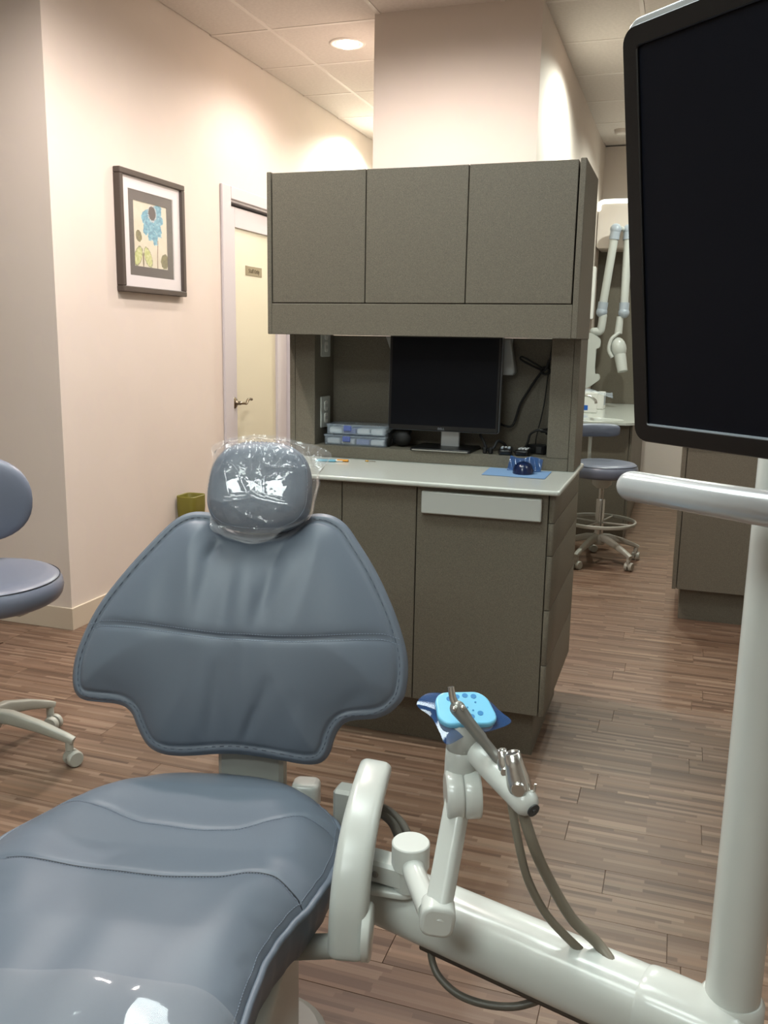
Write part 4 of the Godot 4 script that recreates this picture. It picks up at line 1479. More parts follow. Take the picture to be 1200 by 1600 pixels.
	part(st, "pedestal", M.white_plastic, t)
	st = sf()
	slab(st, rrect(0.49, 1.0, 0.12, 8), 0.0, 0.052, 0.018, Transform3D(Basis(Vector3.RIGHT, -PI / 2), Vector3(-0.03, 0, 0.56)))
	part(st, "floor_plate", M.grey_plastic, t)
	st = sf()
	slab(st, rrect(0.055, 0.05, 0.015, 4), 0.36, 0.418, 0.010, Transform3D(Basis(Vector3.RIGHT, -PI / 2), Vector3(0.13, 0, -0.062)))
	part(st, "hinge_cover", M.white_plastic, t)

var rim := PackedFloat32Array()
const RN := 5.0e-3

func rim_field(outline: PackedVector2Array) -> void:
	# distance to the rim on a 5 mm lattice
	rim.resize(142 * 106)
	for iy in 106:
		for ix in 142:
			var p := Vector2(-0.35 + ix * RN, -0.015 + iy * RN)
			var best := 1e9
			for q in outline: best = minf(best, p.distance_squared_to(q))
			rim[iy * 142 + ix] = sqrt(best)

func rim_at(p: Vector2) -> float:
	var fx := clampf((p.x + 0.35) / RN, 0.0, 140.99)
	var fy := clampf((p.y + 0.015) / RN, 0.0, 104.99)
	var ix := int(fx)
	var iy := int(fy)
	var a := lerpf(rim[iy * 142 + ix], rim[iy * 142 + ix + 1], fx - ix)
	var b := lerpf(rim[(iy + 1) * 142 + ix], rim[(iy + 1) * 142 + ix + 1], fx - ix)
	return lerpf(a, b, fy - iy)

func belly(y: float) -> float:
	# the back is bowed from shoulders to foot
	return -0.26 * pow(y - 0.30, 2.0)

func pad_z(p: Vector2) -> float:
	var e := rim_at(p)
	var z := 0.052 * (1.0 - exp(-e / 0.055)) - 0.002 + belly(p.y) + back_relief(p) * smoothstep(0.012, 0.05, e)
	if e < 0.03: z += 0.0048 * exp(-pow((e - 0.008) / 0.005, 2.0)) - 0.0045 * exp(-pow((e - 0.0195) / 0.0032, 2.0))
	return z

const SW := [[-0.046, 0.02], [-0.042, 0.06], [-0.036, 0.10], [-0.02, 0.138], [0.006, 0.178], [0.053, 0.216], [0.094, 0.243], [0.125, 0.257], [0.2, 0.262], [0.26, 0.256], [0.30, 0.246], [0.328, 0.238], [0.376, 0.216], [0.414, 0.202], [0.457, 0.193], [0.53, 0.188], [0.6, 0.186], [0.8, 0.185], [1.0, 0.18], [1.08, 0.165], [1.12, 0.13], [1.135, 0.05]]
const SY := [[-0.05, 0.430], [0.0, 0.452], [0.06, 0.462], [0.15, 0.458], [0.25, 0.456], [0.35, 0.462], [0.45, 0.462], [0.55, 0.452], [0.7, 0.425], [0.9, 0.385], [1.13, 0.345]]
const SP := [[-0.05, 0.405], [0.1, 0.415], [0.3, 0.418], [0.45, 0.408], [0.6, 0.392], [0.8, 0.36], [1.13, 0.31]]

func seat_point(z: float, s: float) -> Vector3:
	# s from -1 (viewer's left) to 1
	var w := lerp_table(SW, z)
	var cx := -0.03
	if s < 0.0: w += 0.072 * smoothstep(0.02, 0.30, z)
	var top := lerp_table(SY, z)
	var low := lerp_table(SP, z)
	var a := absf(s)
	var y := low + (top - low) * pow(maxf(1.0 - pow(a, 3.4), 0.0), 0.55)
	var x := cx + s * w
	# raised flanks of the saddle
	y += 0.014 * exp(-pow((a - 0.72) / 0.22, 2.0)) * smoothstep(-0.02, 0.1, z) * (1.0 - smoothstep(0.35, 0.6, z))
	# soft folds, stronger to the front
	var f := smoothstep(0.30, 0.5, z)
	y += f * (0.0012 * sin(x * 58.0 + z * 9.0) + 0.0008 * sin(x * 33.0 - z * 21.0)) * (1.0 - pow(a, 4.0))
	y -= 0.004 * exp(-pow((a - 0.93) / 0.06, 2.0)) * maxf(0.0, sin(z * 95.0)) * smoothstep(0.38, 0.44, z) * (1.0 - smoothstep(0.5, 0.6, z))
	# seams across
	for q in [0, 1]:
		var zz := _seam_z(q, x)
		var d := absf(z - zz)
		if d < 0.02: y -= [0.0016, 0.0030][q] * exp(-pow(d / 0.0035, 2.0)) + [0.0008, 0.0014][q] * exp(-pow(d / 0.009, 2.0))
	return Vector3(x, y, z)

func _seam_z(q: int, x: float) -> float:
	if q == 0: return lerp_table([[-0.31, 0.125], [-0.274, 0.132], [-0.196, 0.151], [-0.104, 0.185], [-0.005, 0.195], [0.052, 0.188], [0.114, 0.157], [0.164, 0.139], [0.203, 0.146], [0.24, 0.178]], x)
	return lerp_table([[-0.31, 0.312], [-0.217, 0.324], [-0.109, 0.330], [-0.02, 0.336], [0.064, 0.327], [0.106, 0.317], [0.15, 0.320], [0.189, 0.336], [0.22, 0.366]], x)

func seat_of(t: Node3D) -> void:
	var se := Node3D.new(); se.name = "seat"; t.add_child(se)
	var st := sf()
	var rows := []
	var zs := []
	for k in 40: zs.append(-0.046 + 0.115 * pow(k / 40.0, 1.6))
	for k in 161: zs.append(0.069 + 0.54 * k / 160.0)
	for k in range(1, 60): zs.append(0.609 + 0.526 * k / 59.0)
	var ns := 110
	for z in zs:
		var row := PackedVector3Array()
		for j in ns + 1:
			var s := -1.0 + 2.0 * j / ns
			s = signf(s) * (1.0 - pow(1.0 - absf(s), 1.35))
			row.append(seat_point(z, s))
		# underside: a dark skirt that tucks in
		var r := seat_point(z, 1.0)
		var l := seat_point(z, -1.0)
		var m := Vector3(-0.03, r.y, z)
		row.append(r + (m - r) * 0.0 + Vector3(0, -0.034, 0))
		row.append(r + (m - r) * 0.03 + Vector3(0, -0.072, 0))
		row.append(r + (m - r) * 0.20 + Vector3(0, -0.096, 0))
		row.append(l + (m - l) * 0.20 + Vector3(0, -0.096, 0))
		row.append(l + (m - l) * 0.03 + Vector3(0, -0.072, 0))
		row.append(l + (m - l) * 0.0 + Vector3(0, -0.034, 0))
		rows.append(row)
	rows.reverse()
	grid(st, rows, true)
	st.set_smooth_group(4)
	fan(st, rows[0], Vector3(-0.03, 0.30, 1.135), true)
	fan(st, rows[-1], Vector3(-0.03, 0.40, -0.046))
	part(st, "pad", M.upholstery, se)
	# welt along the flanks
	for s in [-1.0, 1.0]:
		st = sf()
		var path := []
		for k in 90: path.append(seat_point(0.02 + 1.06 * k / 89.0, s) + Vector3(s * 0.002, 0.001, 0))
		tube(st, path, 0.0062, 8, true)
		part(st, "welt", M.upholstery, se)
		st = sf()
		for k in 220:
			var z := 0.03 + k * 0.0046
			var a := seat_point(z, s * 0.965) + Vector3(0, 0.0008, 0)
			tube(st, [a, seat_point(z + 0.0028, s * 0.965) + Vector3(0, 0.0008, 0)], 0.0007, 4)
		part(st, "welt_stitching", M.stitch, se)
	# stitches of the two cross seams
	for q in 2:
		st = sf()
		for off in ([0.005] if q == 0 else [0.0055]):
			for k in 104:
				var x := -0.285 + k * 0.0048
				var a := _on_seat(x, _seam_z(q, x) + off)
				var b := _on_seat(x + 0.0029, _seam_z(q, x + 0.0029) + off)
				if a.x > 900 or b.x > 900: continue
				tube(st, [a, b], 0.0006, 4)
		part(st, "seam_stitching", M.stitch, se)
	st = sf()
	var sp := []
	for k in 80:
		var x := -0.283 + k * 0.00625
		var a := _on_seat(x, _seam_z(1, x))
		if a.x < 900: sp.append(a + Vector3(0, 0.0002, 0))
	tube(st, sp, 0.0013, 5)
	part(st, "seam_line", M.seam_shade, se)  # dark thread with the shade of the seam groove painted in
	# moulded shell below the pad
	st = sf()
	rows = []
	for k in 40:
		var z := 0.0 + 1.08 * k / 39.0
		var w := lerp_table(SW, z)
		var y := lerp_table(SP, z) - 0.092
		var row := PackedVector3Array()
		for p in [[0.74, 0.0], [0.72, -0.015], [0.5, -0.03], [-0.5, -0.03], [-0.72, -0.015], [-0.74, 0.0]]:
			row.append(Vector3(-0.03 + w * p[0], y + p[1], z))
		rows.append(row)
	rows.reverse()
	grid(st, rows, true)
	part(st, "shell", M.white_plastic, se)

func _on_seat(x: float, z: float) -> Vector3:
	var w := lerp_table(SW, z)
	var s := (x + 0.03)
	if s < 0.0: w += 0.072 * smoothstep(0.02, 0.30, z)
	s /= w
	if absf(s) > 0.99: return Vector3(1000, 0, 0)
	return seat_point(z, s) + Vector3(0, 0.0007, 0)

func armrest_of(t: Node3D, side: float) -> void:
	var ar := Node3D.new(); ar.name = "armrest"; t.add_child(ar, true)
	if side < 0.0: ar.transform = Transform3D(Basis.from_scale(Vector3(-1, 1, 1)), Vector3(-0.155, 0, 0))
	var st := sf()
	var path := smooth_path([Vector3(0.268, 0.345, 0.330), Vector3(0.268, 0.385, 0.328), Vector3(0.268, 0.43, 0.318), Vector3(0.270, 0.475, 0.292), Vector3(0.274, 0.512, 0.247), Vector3(0.279, 0.535, 0.19), Vector3(0.283, 0.544, 0.135), Vector3(0.284, 0.543, 0.115)], 6)
	var sc := []
	for k in path.size():
		var f := float(k) / (path.size() - 1)
		sc.append(Vector2(lerpf(1.05, 0.90, f), lerpf(1.15, 0.75, f)))
	# rounded ends
	sc[0] = Vector2(0.75, 0.75); sc[1] = Vector2(0.95, 1.0); sc[-1] = Vector2(0.88, 0.55); sc[-2] = Vector2(0.93, 0.75)
	sweep(st, path, rrect(0.060, 0.046, 0.016, 5), Vector3(0, 0.5, 1), sc)
	part(st, "band", M.white_plastic, ar)
	st = sf()
	lathe(st, [Vector2(0.043, -0.004), Vector2(0.043, 0.006), Vector2(0.040, 0.009), Vector2(0.002, 0.011)], 32, Transform3D(Basis(Vector3.BACK, -PI / 2), Vector3(0.294, 0.380, 0.322)))
	part(st, "pivot_cap", M.white_enamel, ar)
	st = sf()
	tube(st, [Vector3(0.25, 0.335, 0.30), Vector3(0.10, 0.300, 0.28)], 0.019, 18)
	part(st, "pivot_bracket", M.grey_plastic, ar)

func chair_covers() -> void:
	# clear bag over the headrest
	var t := thing("headrest_cover", "crinkled clear plastic bag pulled over the chair headrest", "plastic cover", CO, CYAW)
	var BF := back_frame()
	var ol := [Vector2(-0.092, 0.612), Vector2(-0.079, 0.622), Vector2(-0.045, 0.634), Vector2(-0.009, 0.640), Vector2(0.019, 0.641), Vector2(0.051, 0.638), Vector2(0.092, 0.628), Vector2(0.126, 0.620), Vector2(0.153, 0.606), Vector2(0.146, 0.587), Vector2(0.133, 0.57), Vector2(0.134, 0.546), Vector2(0.128, 0.511), Vector2(0.123, 0.48), Vector2(0.099, 0.456), Vector2(0.074, 0.444), Vector2(0.048, 0.424), Vector2(0.014, 0.413), Vector2(-0.02, 0.421), Vector2(-0.046, 0.429), Vector2(-0.068, 0.438), Vector2(-0.076, 0.457), Vector2(-0.088, 0.487), Vector2(-0.094, 0.515), Vector2(-0.092, 0.551), Vector2(-0.086, 0.585)]
	var outline := smooth_loop(ol, 9)
	var c := Vector2(0.016, 0.532)
	var n := FastNoiseLite.new(); n.seed = 12; n.frequency = 11.0; n.fractal_type = FastNoiseLite.FRACTAL_NONE
	var n2 := FastNoiseLite.new(); n2.seed = 44; n2.frequency = 22.0; n2.noise_type = FastNoiseLite.TYPE_CELLULAR; n2.cellular_return_type = FastNoiseLite.RETURN_DISTANCE2_SUB
	var folds := [[0.017, 0.594, 0.038, 0.559], [0.039, 0.611, 0.051, 0.585], [0.051, 0.585, 0.040, 0.561], [0.040, 0.561, 0.091, 0.563], [0.081, 0.610, 0.091, 0.579], [0.091, 0.579, 0.091, 0.563], [-0.030, 0.611, -0.046, 0.582], [-0.046, 0.582, -0.057, 0.551], [0.004, 0.608, 0.009, 0.577], [0.009, 0.577, 0.007, 0.548], [0.025, 0.611, 0.019, 0.594], [0.099, 0.613, 0.114, 0.563], [0.114, 0.563, 0.129, 0.550], [0.054, 0.592, 0.067, 0.607], [-0.028, 0.484, 0.009, 0.462], [0.009, 0.462, 0.077, 0.446], [-0.069, 0.496, -0.043, 0.488], [-0.043, 0.490, 0.013, 0.499], [0.013, 0.499, 0.090, 0.486], [-0.009, 0.624, -0.010, 0.602], [0.043, 0.618, 0.030, 0.608]]
	for side in 2:
		var st := sf()
		var rows := []
		for k in 71:
			var tt := 0.01 + 0.99 * k / 70.0
			var row := PackedVector3Array()
			for q in outline:
				var p: Vector2 = c + (q - c) * tt
				var hd := Vector2((p.x - 0.016) / 0.112, (p.y - 0.532) / 0.100)
				var rho := pow(pow(absf(hd.x), 2.78) + pow(absf(hd.y), 2.78), 0.36)
				var zf := 0.018 + 0.044 * sqrt(maxf(1.0 - pow(rho, 4.76), 0.0)) + 0.002 * hd.x * hd.x
				var zb := -0.018
				var rimf := smoothstep(0.86, 1.0, tt)
				var upper := smoothstep(0.535, 0.60, p.y) + 0.7 * smoothstep(0.50, 0.47, p.y)
				var crease := 1.0 - absf(n.get_noise_2d(p.x * 1.6 + 3.0, p.y * 0.9))
				var wr := (0.0075 * crease * crease * crease + 0.010 * n2.get_noise_2d(p.x * 1.2, p.y * 0.8)) * (0.10 + 0.90 * clampf(upper, 0, 1)) * (1.0 - 0.3 * rimf)
				for g in folds:
					var d: float = seg_dist(p, Vector2(g[0], g[1]), Vector2(g[2], g[3]))[0]
					if d < 0.014: wr += 0.0052 * exp(-d / 0.0042)
				var z := 0.0
				if side == 0: z = lerpf(maxf(zf, 0.016), 0.016, rimf) + 0.0075 + wr
				else: z = lerpf(zb, 0.0155, rimf) - 0.004 - wr * 0.5
				if p.y < 0.447: z = maxf(z, 0.046 - 0.003 * side) + 0.003 * sin(p.x * 90.0)
				elif p.y < 0.47: z = lerpf(maxf(z, 0.046), z, (p.y - 0.447) / 0.023)
				row.append(Vector3(p.x, p.y, z))
			rows.append(row)
		if side == 0:
			for r in rows: (r as PackedVector3Array).reverse()
			var rev := []
			for r in rows:
				var rr: PackedVector3Array = r.duplicate(); rr.reverse(); rr.reverse(); rr.reverse()
				rev.append(rr)
			rows = rev
		grid(st, rows, true)
		var o := part(st, ["front_sheet", "rear_sheet"][side], M.clear_film, t)
		o.transform = BF
	# clear sheet over the foot end of the seat
	t = thing("seat_cover", "clear plastic sheet over the foot end of the patient chair", "plastic cover", CO, CYAW)
	var st2 := sf()
	var rows2 := []
	for i in 70:
		var row := PackedVector3Array()
		for j in 61:
			var s := (-1.0 + 2.0 * j / 60.0) * 0.985
			var x0 := -0.03 + s * 0.19
			var zz := lerpf(0.547 + 0.012 * smoothstep(0.6, 1.0, absf(s)) + 0.003 * sin(x0 * 40.0), 1.08, i / 69.0)
			var p := seat_point(zz, s)
			var w := 0.0022 * n.get_noise_2d(p.x * 0.7, p.z * 0.5) + 0.0016 * n2.get_noise_2d(p.x * 0.5, p.z * 0.35)
			row.append(p + Vector3(0, 0.0042 + w, 0))
		rows2.append(row)
	rows2.reverse()
	grid(st2, rows2)
	part(st2, "sheet", M.clear_film, t)

# ------------------------------------------------------------------ delivery arm, post, screen
func delivery_unit() -> void:
	var t := thing("delivery_post", "white upright post on a thick white arm swung out from the chair", "post", Vector3(0.128, 0, -1.15))
	var st := sf()
	var a := Vector3(-0.445, 0.362, -1.285)
	var b := Vector3(0.06, 0.362, -1.142)
	var pf := PackedVector2Array()
	for k in 28:
		var g := TAU * k / 28.0
		pf.append(Vector2(signf(cos(g)) * pow(absf(cos(g)), 0.8) * 0.049, signf(sin(g)) * pow(absf(sin(g)), 0.85) * 0.050))
	sweep(st, smooth_path([a, a.lerp(b, 0.08), a.lerp(b, 0.5), b], 5), pf, Vector3.UP, [0.86, 0.93, 0.97, 0.99, 1.0, 1.0, 1.0, 1.0, 1.0, 1.0, 1.0, 1.0, 1.0, 1.0, 1.0, 1.0])
	part(st, "support_arm", M.white_enamel, t, true)
	st = sf()
	# lighter end shell that wraps the foot of the post
	var d := (b - a).normalized()
	var s0 := a + d * 0.47
	var s1 := Vector3(0.155, 0.360, -1.115)
	var sh := smooth_path([s0, s0.lerp(s1, 0.2), s0.lerp(s1, 0.6), s1], 5)
	sweep(st, sh, pf, Vector3.UP, [0.9, 0.99, 1.03, 1.05, 1.06, 1.06, 1.06, 1.06, 1.06, 1.06, 1.05, 1.04, 1.0, 0.95, 0.8, 0.5])
	part(st, "end_shell", M.white_enamel, t, true)
	st = sf()
	var du := a + d * 0.02 + Vector3(0, -0.052, 0)
	tube(st, [a + d * 0.12 + Vector3(0, -0.046, 0.024), a + d * 0.50 + Vector3(0, -0.046, 0.024)], 0.008, 8)
	part(st, "underside_track", M.track_brown, t, true)
	st = sf()
	var P0 := Vector3(0.128, 0.36, -1.152)
	lathe(st, [Vector2(0.042, 0.0), Vector2(0.042, 0.045), Vector2(0.0375, 0.052)], 32, Transform3D(Basis.IDENTITY, P0))
	part(st, "collar", M.white_enamel, t, true)
	st = sf()
	lathe(st, [Vector2(0.0355, 0.05), Vector2(0.0345, 0.30), Vector2(0.0345, 0.55), Vector2(0.034, 1.02), Vector2(0.030, 1.03)], 40, Transform3D(Basis.IDENTITY, P0))
	part(st, "post", M.white_enamel, t, true)
	st = sf()
	tube(st, smooth_path([Vector3(-0.318, 0.335, -1.23), Vector3(-0.309, 0.300, -1.218), Vector3(-0.292, 0.284, -1.204), Vector3(-0.258, 0.272, -1.192), Vector3(-0.213, 0.272, -1.186), Vector3(-0.165, 0.278, -1.192), Vector3(-0.12, 0.30, -1.205), Vector3(-0.10, 0.33, -1.205)], 6), 0.006, 8)
	part(st, "hanging_cable", M.dark_hose, t, true)
	# silver bar across the post
	t = thing("silver_handle_bar", "silver tubular bar passing in front of the white post", "bar", Vector3(0.02, 1.09, -1.1))
	st = sf()
	tube(st, [Vector3(-0.0515, 1.0945, -1.170), Vector3(0.1, 1.0975, -1.050), Vector3(0.45, 1.104, -0.775)], [0.0195, 0.0205, 0.0205], 32, true)
	part(st, "tube", M.silver_paint, t, true)
	st = sf()
	box(st, Vector3(0.108, 1.075, -1.120), Vector3(0.148, 1.115, -1.045), 0.006)
	part(st, "post_clamp", M.silver_paint, t, true)
	# big near screen
	t = thing("near_screen", "large black tilted screen in the near right foreground", "monitor", Vector3(0.13, 1.35, -0.70))
	var h := Vector3(0.73943708, 0, 0.67322567)
	var u := Vector3(-0.09236803, 0.99054306, 0.10145238)
	var n := h.cross(u)
	var T := Transform3D(Basis(h, u, n), Vector3(-0.0398, 1.18295, -0.8844))
	st = sf()
	var o := PackedVector2Array()
	for p in rrect(0.51, 0.36, 0.014, 6): o.append(p + Vector2(0.255, 0.18))
	# bezel as a ring standing proud of the screen
	_bezel(st, T, 0.51, 0.36, 0.017, 0.014)
	part(st, "bezel", M.black_plastic, t, true)
	st = sf()
	var o2 := PackedVector2Array()
	for p in rrect(0.511, 0.3665, 0.016, 6): o2.append(p + Vector2(0.2555, 0.1828))
	slab(st, o2, -0.030, -0.0045, 0.002, T)
	part(st, "silver_shell", M.silver_paint, t, true)
	st = sf()
	box(st, Vector3(0.012, 0.012, -0.004), Vector3(0.498, 0.348, -0.0032), 0.0, T)
	part(st, "display_glass", M.black_screen, t, true)
	st = sf()
	box(st, Vector3(0.0175, 0.0165, -0.0035), Vector3(0.49, 0.0178, -0.0005), 0.0, T)
	part(st, "bezel_lip", M.cool_grey, t, true)
	st = sf()
	box(st, Vector3(0.19, 0.12, -0.075), Vector3(0.32, 0.24, -0.030), 0.008, T)
	part(st, "mount_box", M.black_plastic, t, true)
	st = sf()
	tube(st, smooth_path([T * Vector3(0.255, 0.18, -0.07), Vector3(0.22, 1.36, -0.85), Vector3(0.17, 1.37, -1.0), Vector3(0.128, 1.372, -1.118)], 5), 0.018, 14)
	part(st, "swing_arm", M.silver_paint, t, true)

func _bezel(st: SurfaceTool, T: Transform3D, w: float, h: float, b: float, r: float) -> void:
	var oc := rrect(w, h, r, 6)
	var ic := rrect(w - 2 * b, h - 2 * b, 0.003, 6)
	var rows := []
	for q in [[oc, -0.02], [oc, -0.002], [inset(oc, 0.0012), 0.0], [inset(ic, -0.001), 0.0], [ic, -0.001], [ic, -0.004]]:
		var row := PackedVector3Array()
		for p in q[0]: row.append(T * Vector3(p.x + w / 2, p.y + h / 2, q[1]))
		rows.append(row)
	st.set_smooth_group(-1)
	grid(st, rows, true)
	st.set_smooth_group(0)

func assistant_arm() -> void:
	var t := thing("assistant_arm", "white jointed assistant's arm with instrument holder beside the chair", "instrument arm", Vector3(-0.35, 0.41, -1.25))
	var st := sf()
	var hub := Vector3(-0.352, 0.452, -1.228)
	lathe(st, [Vector2(0.029, 0.0), Vector2(0.0305, 0.0015), Vector2(0.0305, 0.0016), Vector2(0.0305, 0.0400), Vector2(0.0305, 0.0402), Vector2(0.0285, 0.0424), Vector2(0.0280, 0.0425)], 32, Transform3D(Basis.IDENTITY, hub))
	part(st, "hub", M.white_enamel, t, true)
	st = sf()
	lathe(st, [Vector2(0.027, -0.035), Vector2(0.027, 0.0)], 24, Transform3D(Basis.IDENTITY, hub))
	part(st, "hub_base", M.white_plastic, t, true)
	var ax := Vector3(-0.96, 0, -0.10).normalized()
	st = sf()
	box(st, Vector3(-0.022, -0.024, 0.0), Vector3(0.022, 0.014, 0.085), 0.005, Transform3D(frame_at(ax, Vector3.UP), hub + Vector3(0, -0.008, 0.004)))
	var br := part(st, "bracket", M.white_plastic, t, true)
	st = sf()
	var bf := Transform3D(frame_at(ax, Vector3.UP), hub + Vector3(0, -0.008, 0.004))
	for q in [1.0]:
		lathe(st, [Vector2(0.0055, 0.0), Vector2(0.0055, 0.0015), Vector2(0.003, 0.0022)], 12, bf * Transform3D(Basis(Vector3.BACK, -PI / 2 * q), Vector3(0.022 * q, -0.006, 0.050)))
	part(st, "bolt_head", M.steel, br, true)
	st = sf()
	slab(st, rrect(0.085, 0.07, 0.02, 5), 0.0, 0.012, 0.004, Transform3D(Basis(Vector3.UP, 0.1) * Basis(Vector3.RIGHT, -PI / 2), Vector3(-0.385, 0.404, -1.235)))
	part(st, "mounting_plate", M.white_enamel, t, true)
	# lower pipe, elbow, link
	st = sf()
	tube(st, smooth_path([hub + Vector3(0.006, 0.014, 0.012), Vector3(-0.330, 0.462, -1.185), Vector3(-0.303, 0.462, -1.140), Vector3(-0.288, 0.462, -1.118)], 5), [0.0175, 0.0175, 0.0175, 0.0175, 0.0175, 0.0175, 0.0175, 0.0175, 0.0175, 0.0178, 0.018, 0.0185, 0.019, 0.0195, 0.02, 0.02], 18)
	part(st, "lower_pipe", M.white_enamel, t, true)
	var el := Vector3(-0.276, 0.462, -1.110)
	st = sf()
	slab(st, rrect(0.050, 0.048, 0.016, 6), -0.020, 0.020, 0.006, Transform3D(Basis(Vector3.UP, 0.30) * Basis(Vector3.BACK, -0.12), el))
	part(st, "elbow", M.white_enamel, t, true)
	var jt := Vector3(-0.272, 0.600, -1.205)
	st = sf()
	sweep(st, smooth_path([el + Vector3(0, -0.005, 0.006), el.lerp(jt, 0.3), el.lerp(jt, 0.7), jt], 4), rrect(0.036, 0.030, 0.009, 4), Vector3(-0.3, 0, 1))
	part(st, "link", M.white_enamel, t, true)
	# joint: two round housings side by side
	var jx := Vector3(0.93, 0.03, -0.36).normalized()
	for q in 2:
		st = sf()
		var z0: float = [-0.0265, -0.0005][q]
		lathe(st, [Vector2(0.031, z0), Vector2(0.034, z0 + 0.0008), Vector2(0.036, z0 + 0.0035), Vector2(0.036, z0 + 0.022), Vector2(0.035, z0 + 0.0255), Vector2(0.034, z0 + 0.026)], 32, Transform3D(frame_at(jx, Vector3.UP) * Basis(Vector3.RIGHT, PI / 2), jt + Vector3(0.006, 0.004, 0)))
		part(st, "joint_housing", M.white_enamel, t, true)
	# stem
	st = sf()
	lathe(st, [Vector2(0.0255, 0.0), Vector2(0.0250, 0.035), Vector2(0.0240, 0.0545), Vector2(0.0230, 0.055), Vector2(0.0240, 0.0555), Vector2(0.0240, 0.085), Vector2(0.021, 0.097)], 28, Transform3D(Basis.IDENTITY, Vector3(-0.274, 0.615, -1.222)))
	part(st, "stem", M.white_plastic, t, true)
	# holder bar
	var b0 := Vector3(-0.262, 0.672, -1.228)
	var b1 := Vector3(-0.1635, 0.646, -1.140)
	var bd := (b1 - b0).normalized()
	st = sf()
	tube(st, [b0, b0.lerp(b1, 0.5), b1], [0.0185, 0.0195, 0.0195], 24, true)
	part(st, "holder_bar", M.white_enamel, t, true)
	st = sf()
	lathe(st, [Vector2(0.0095, 0.0), Vector2(0.0095, 0.0022)], 20, Transform3D(frame_at(bd, Vector3.UP) * Basis(Vector3.RIGHT, PI / 2), b1 + bd * 0.0188))
	lathe(st, [Vector2(0.003, 0.002), Vector2(0.002, 0.004)], 10, Transform3D(frame_at(bd, Vector3.UP) * Basis(Vector3.RIGHT, PI / 2), b1 + bd * 0.0188))
	part(st, "end_plug", M.dark_grey, t, true)
	# touch pad
	var pc := Vector3(-0.274, 0.731, -1.232)
	var PF := Transform3D(Basis(Vector3.UP, 0.42) * Basis(Vector3.RIGHT, -PI / 2 + 0.42), pc)
	var po := PackedVector2Array()
	for q in rrect(0.086, 0.066, 0.021, 6): po.append(Vector2(q.x * (1.0 - 2.6 * q.y) - 0.10 * q.y, q.y))
	st = sf()
	slab(st, inset(po, 0.003), -0.022, -0.006, 0.003, PF)
	part(st, "pad_base", M.white_enamel, t, true)
	st = sf()
	slab(st, po, -0.010, 0.0, 0.003, PF)
	var pad := part(st, "touch_pad", M.cyan_pad, t, true, "light blue film-covered touch pad")
	for q in [[-0.021, 0.018, 0.0045], [-0.009, 0.022, 0.0045], [0.004, 0.024, 0.0045], [0.017, 0.022, 0.0045], [-0.012, -0.016, 0.004], [0.008, -0.018, 0.0045], [0.022, -0.012, 0.0045], [-0.018, 0.004, 0.0018], [-0.004, 0.010, 0.0016], [0.018, 0.010, 0.0016], [0.004, 0.0, 0.0016], [0.012, -0.006, 0.0016]]:
		st = sf()
		lathe(st, [Vector2(q[2], 0.0), Vector2(q[2], 0.0005)], 14, PF * Transform3D(Basis(Vector3.RIGHT, PI / 2), Vector3(q[0], q[1], 0.0)))
		part(st, "button_mark", M.pad_mark, pad, true)
	# barrier film over the pad
	var f := thing("pad_film", "translucent blue barrier film wrapped over the touch pad", "film", pc)
	st = sf()
	# a loose sheet round the pad, its corners drooping
	var fo := [Vector2(-0.034, -0.058), Vector2(0.0, -0.040), Vector2(0.034, -0.036), Vector2(0.070, -0.018), Vector2(0.056, 0.006), Vector2(0.030, 0.038), Vector2(-0.010, 0.042), Vector2(-0.048, 0.044), Vector2(-0.070, 0.020), Vector2(-0.050, -0.004), Vector2(-0.042, -0.034)]
	var fl := smooth_loop(fo, 5)
	var fr := []
	for k in 7:
		var row := PackedVector3Array()
		for i in fl.size():
			var q: Vector2 = fl[i] * lerpf(0.55, 1.0, k / 6.0)
			row.append(PF * Vector3(q.x, q.y, -0.0105 - 0.005 * pow(k / 6.0, 2.0) * (0.7 + 0.3 * sin(i * 0.45))))
		fr.append(row)
	grid(st, fr, true)
	part(st, "sheet", M.blue_film, f, true)
	# instruments in the holder
	var s := thing("air_water_syringe", "steel air-water syringe resting in the holder bar", "syringe", Vector3(-0.235, 0.70, -1.2))
	var y0 := Vector3(-0.2205, 0.690, -1.185)
	var y1 := Vector3(-0.277, 0.744, -1.196)
	var yd := (y1 - y0).normalized()
	st = sf()
	tube(st, [y0 - yd * 0.02, y0.lerp(y1, 0.25), y0.lerp(y1, 0.30), y0.lerp(y1, 0.7), y0.lerp(y1, 0.74), y1], [0.0078, 0.0078, 0.0088, 0.0092, 0.0100, 0.0118], 18)
	part(st, "body", M.steel, s, true)
	st = sf()
	ball(st, y1, Vector3.ONE * 0.0115, 16)
	part(st, "head", M.steel, s, true)
	st = sf()
	tube(st, [y1, y1 + Vector3(-0.008, 0.014, -0.002), y1 + Vector3(-0.012, 0.030, -0.004)], [0.0062, 0.0056, 0.0050], 12)
	part(st, "nozzle", M.chrome, s, true)
	for q in [Vector3(-0.002, 0.003, 0.011), Vector3(0.010, 0.006, 0.009)]:
		st = sf()
		ball(st, y1 + q, Vector3.ONE * 0.0045, 12)
		part(st, "button", M.chrome, s, true)
	_valve("saliva_ejector", "slim steel suction valve in the middle of the holder bar", b0.lerp(b1, 0.68) + Vector3(0, 0.008, -0.004), 0.0070, 0.040, Vector3(-0.26, 1, -0.04))
	_valve("suction_valve", "wide steel suction valve at the end of the holder bar", b0.lerp(b1, 0.93) + Vector3(0.0, 0.008, 0.0), 0.0112, 0.058, Vector3(-0.28, 1, -0.04))
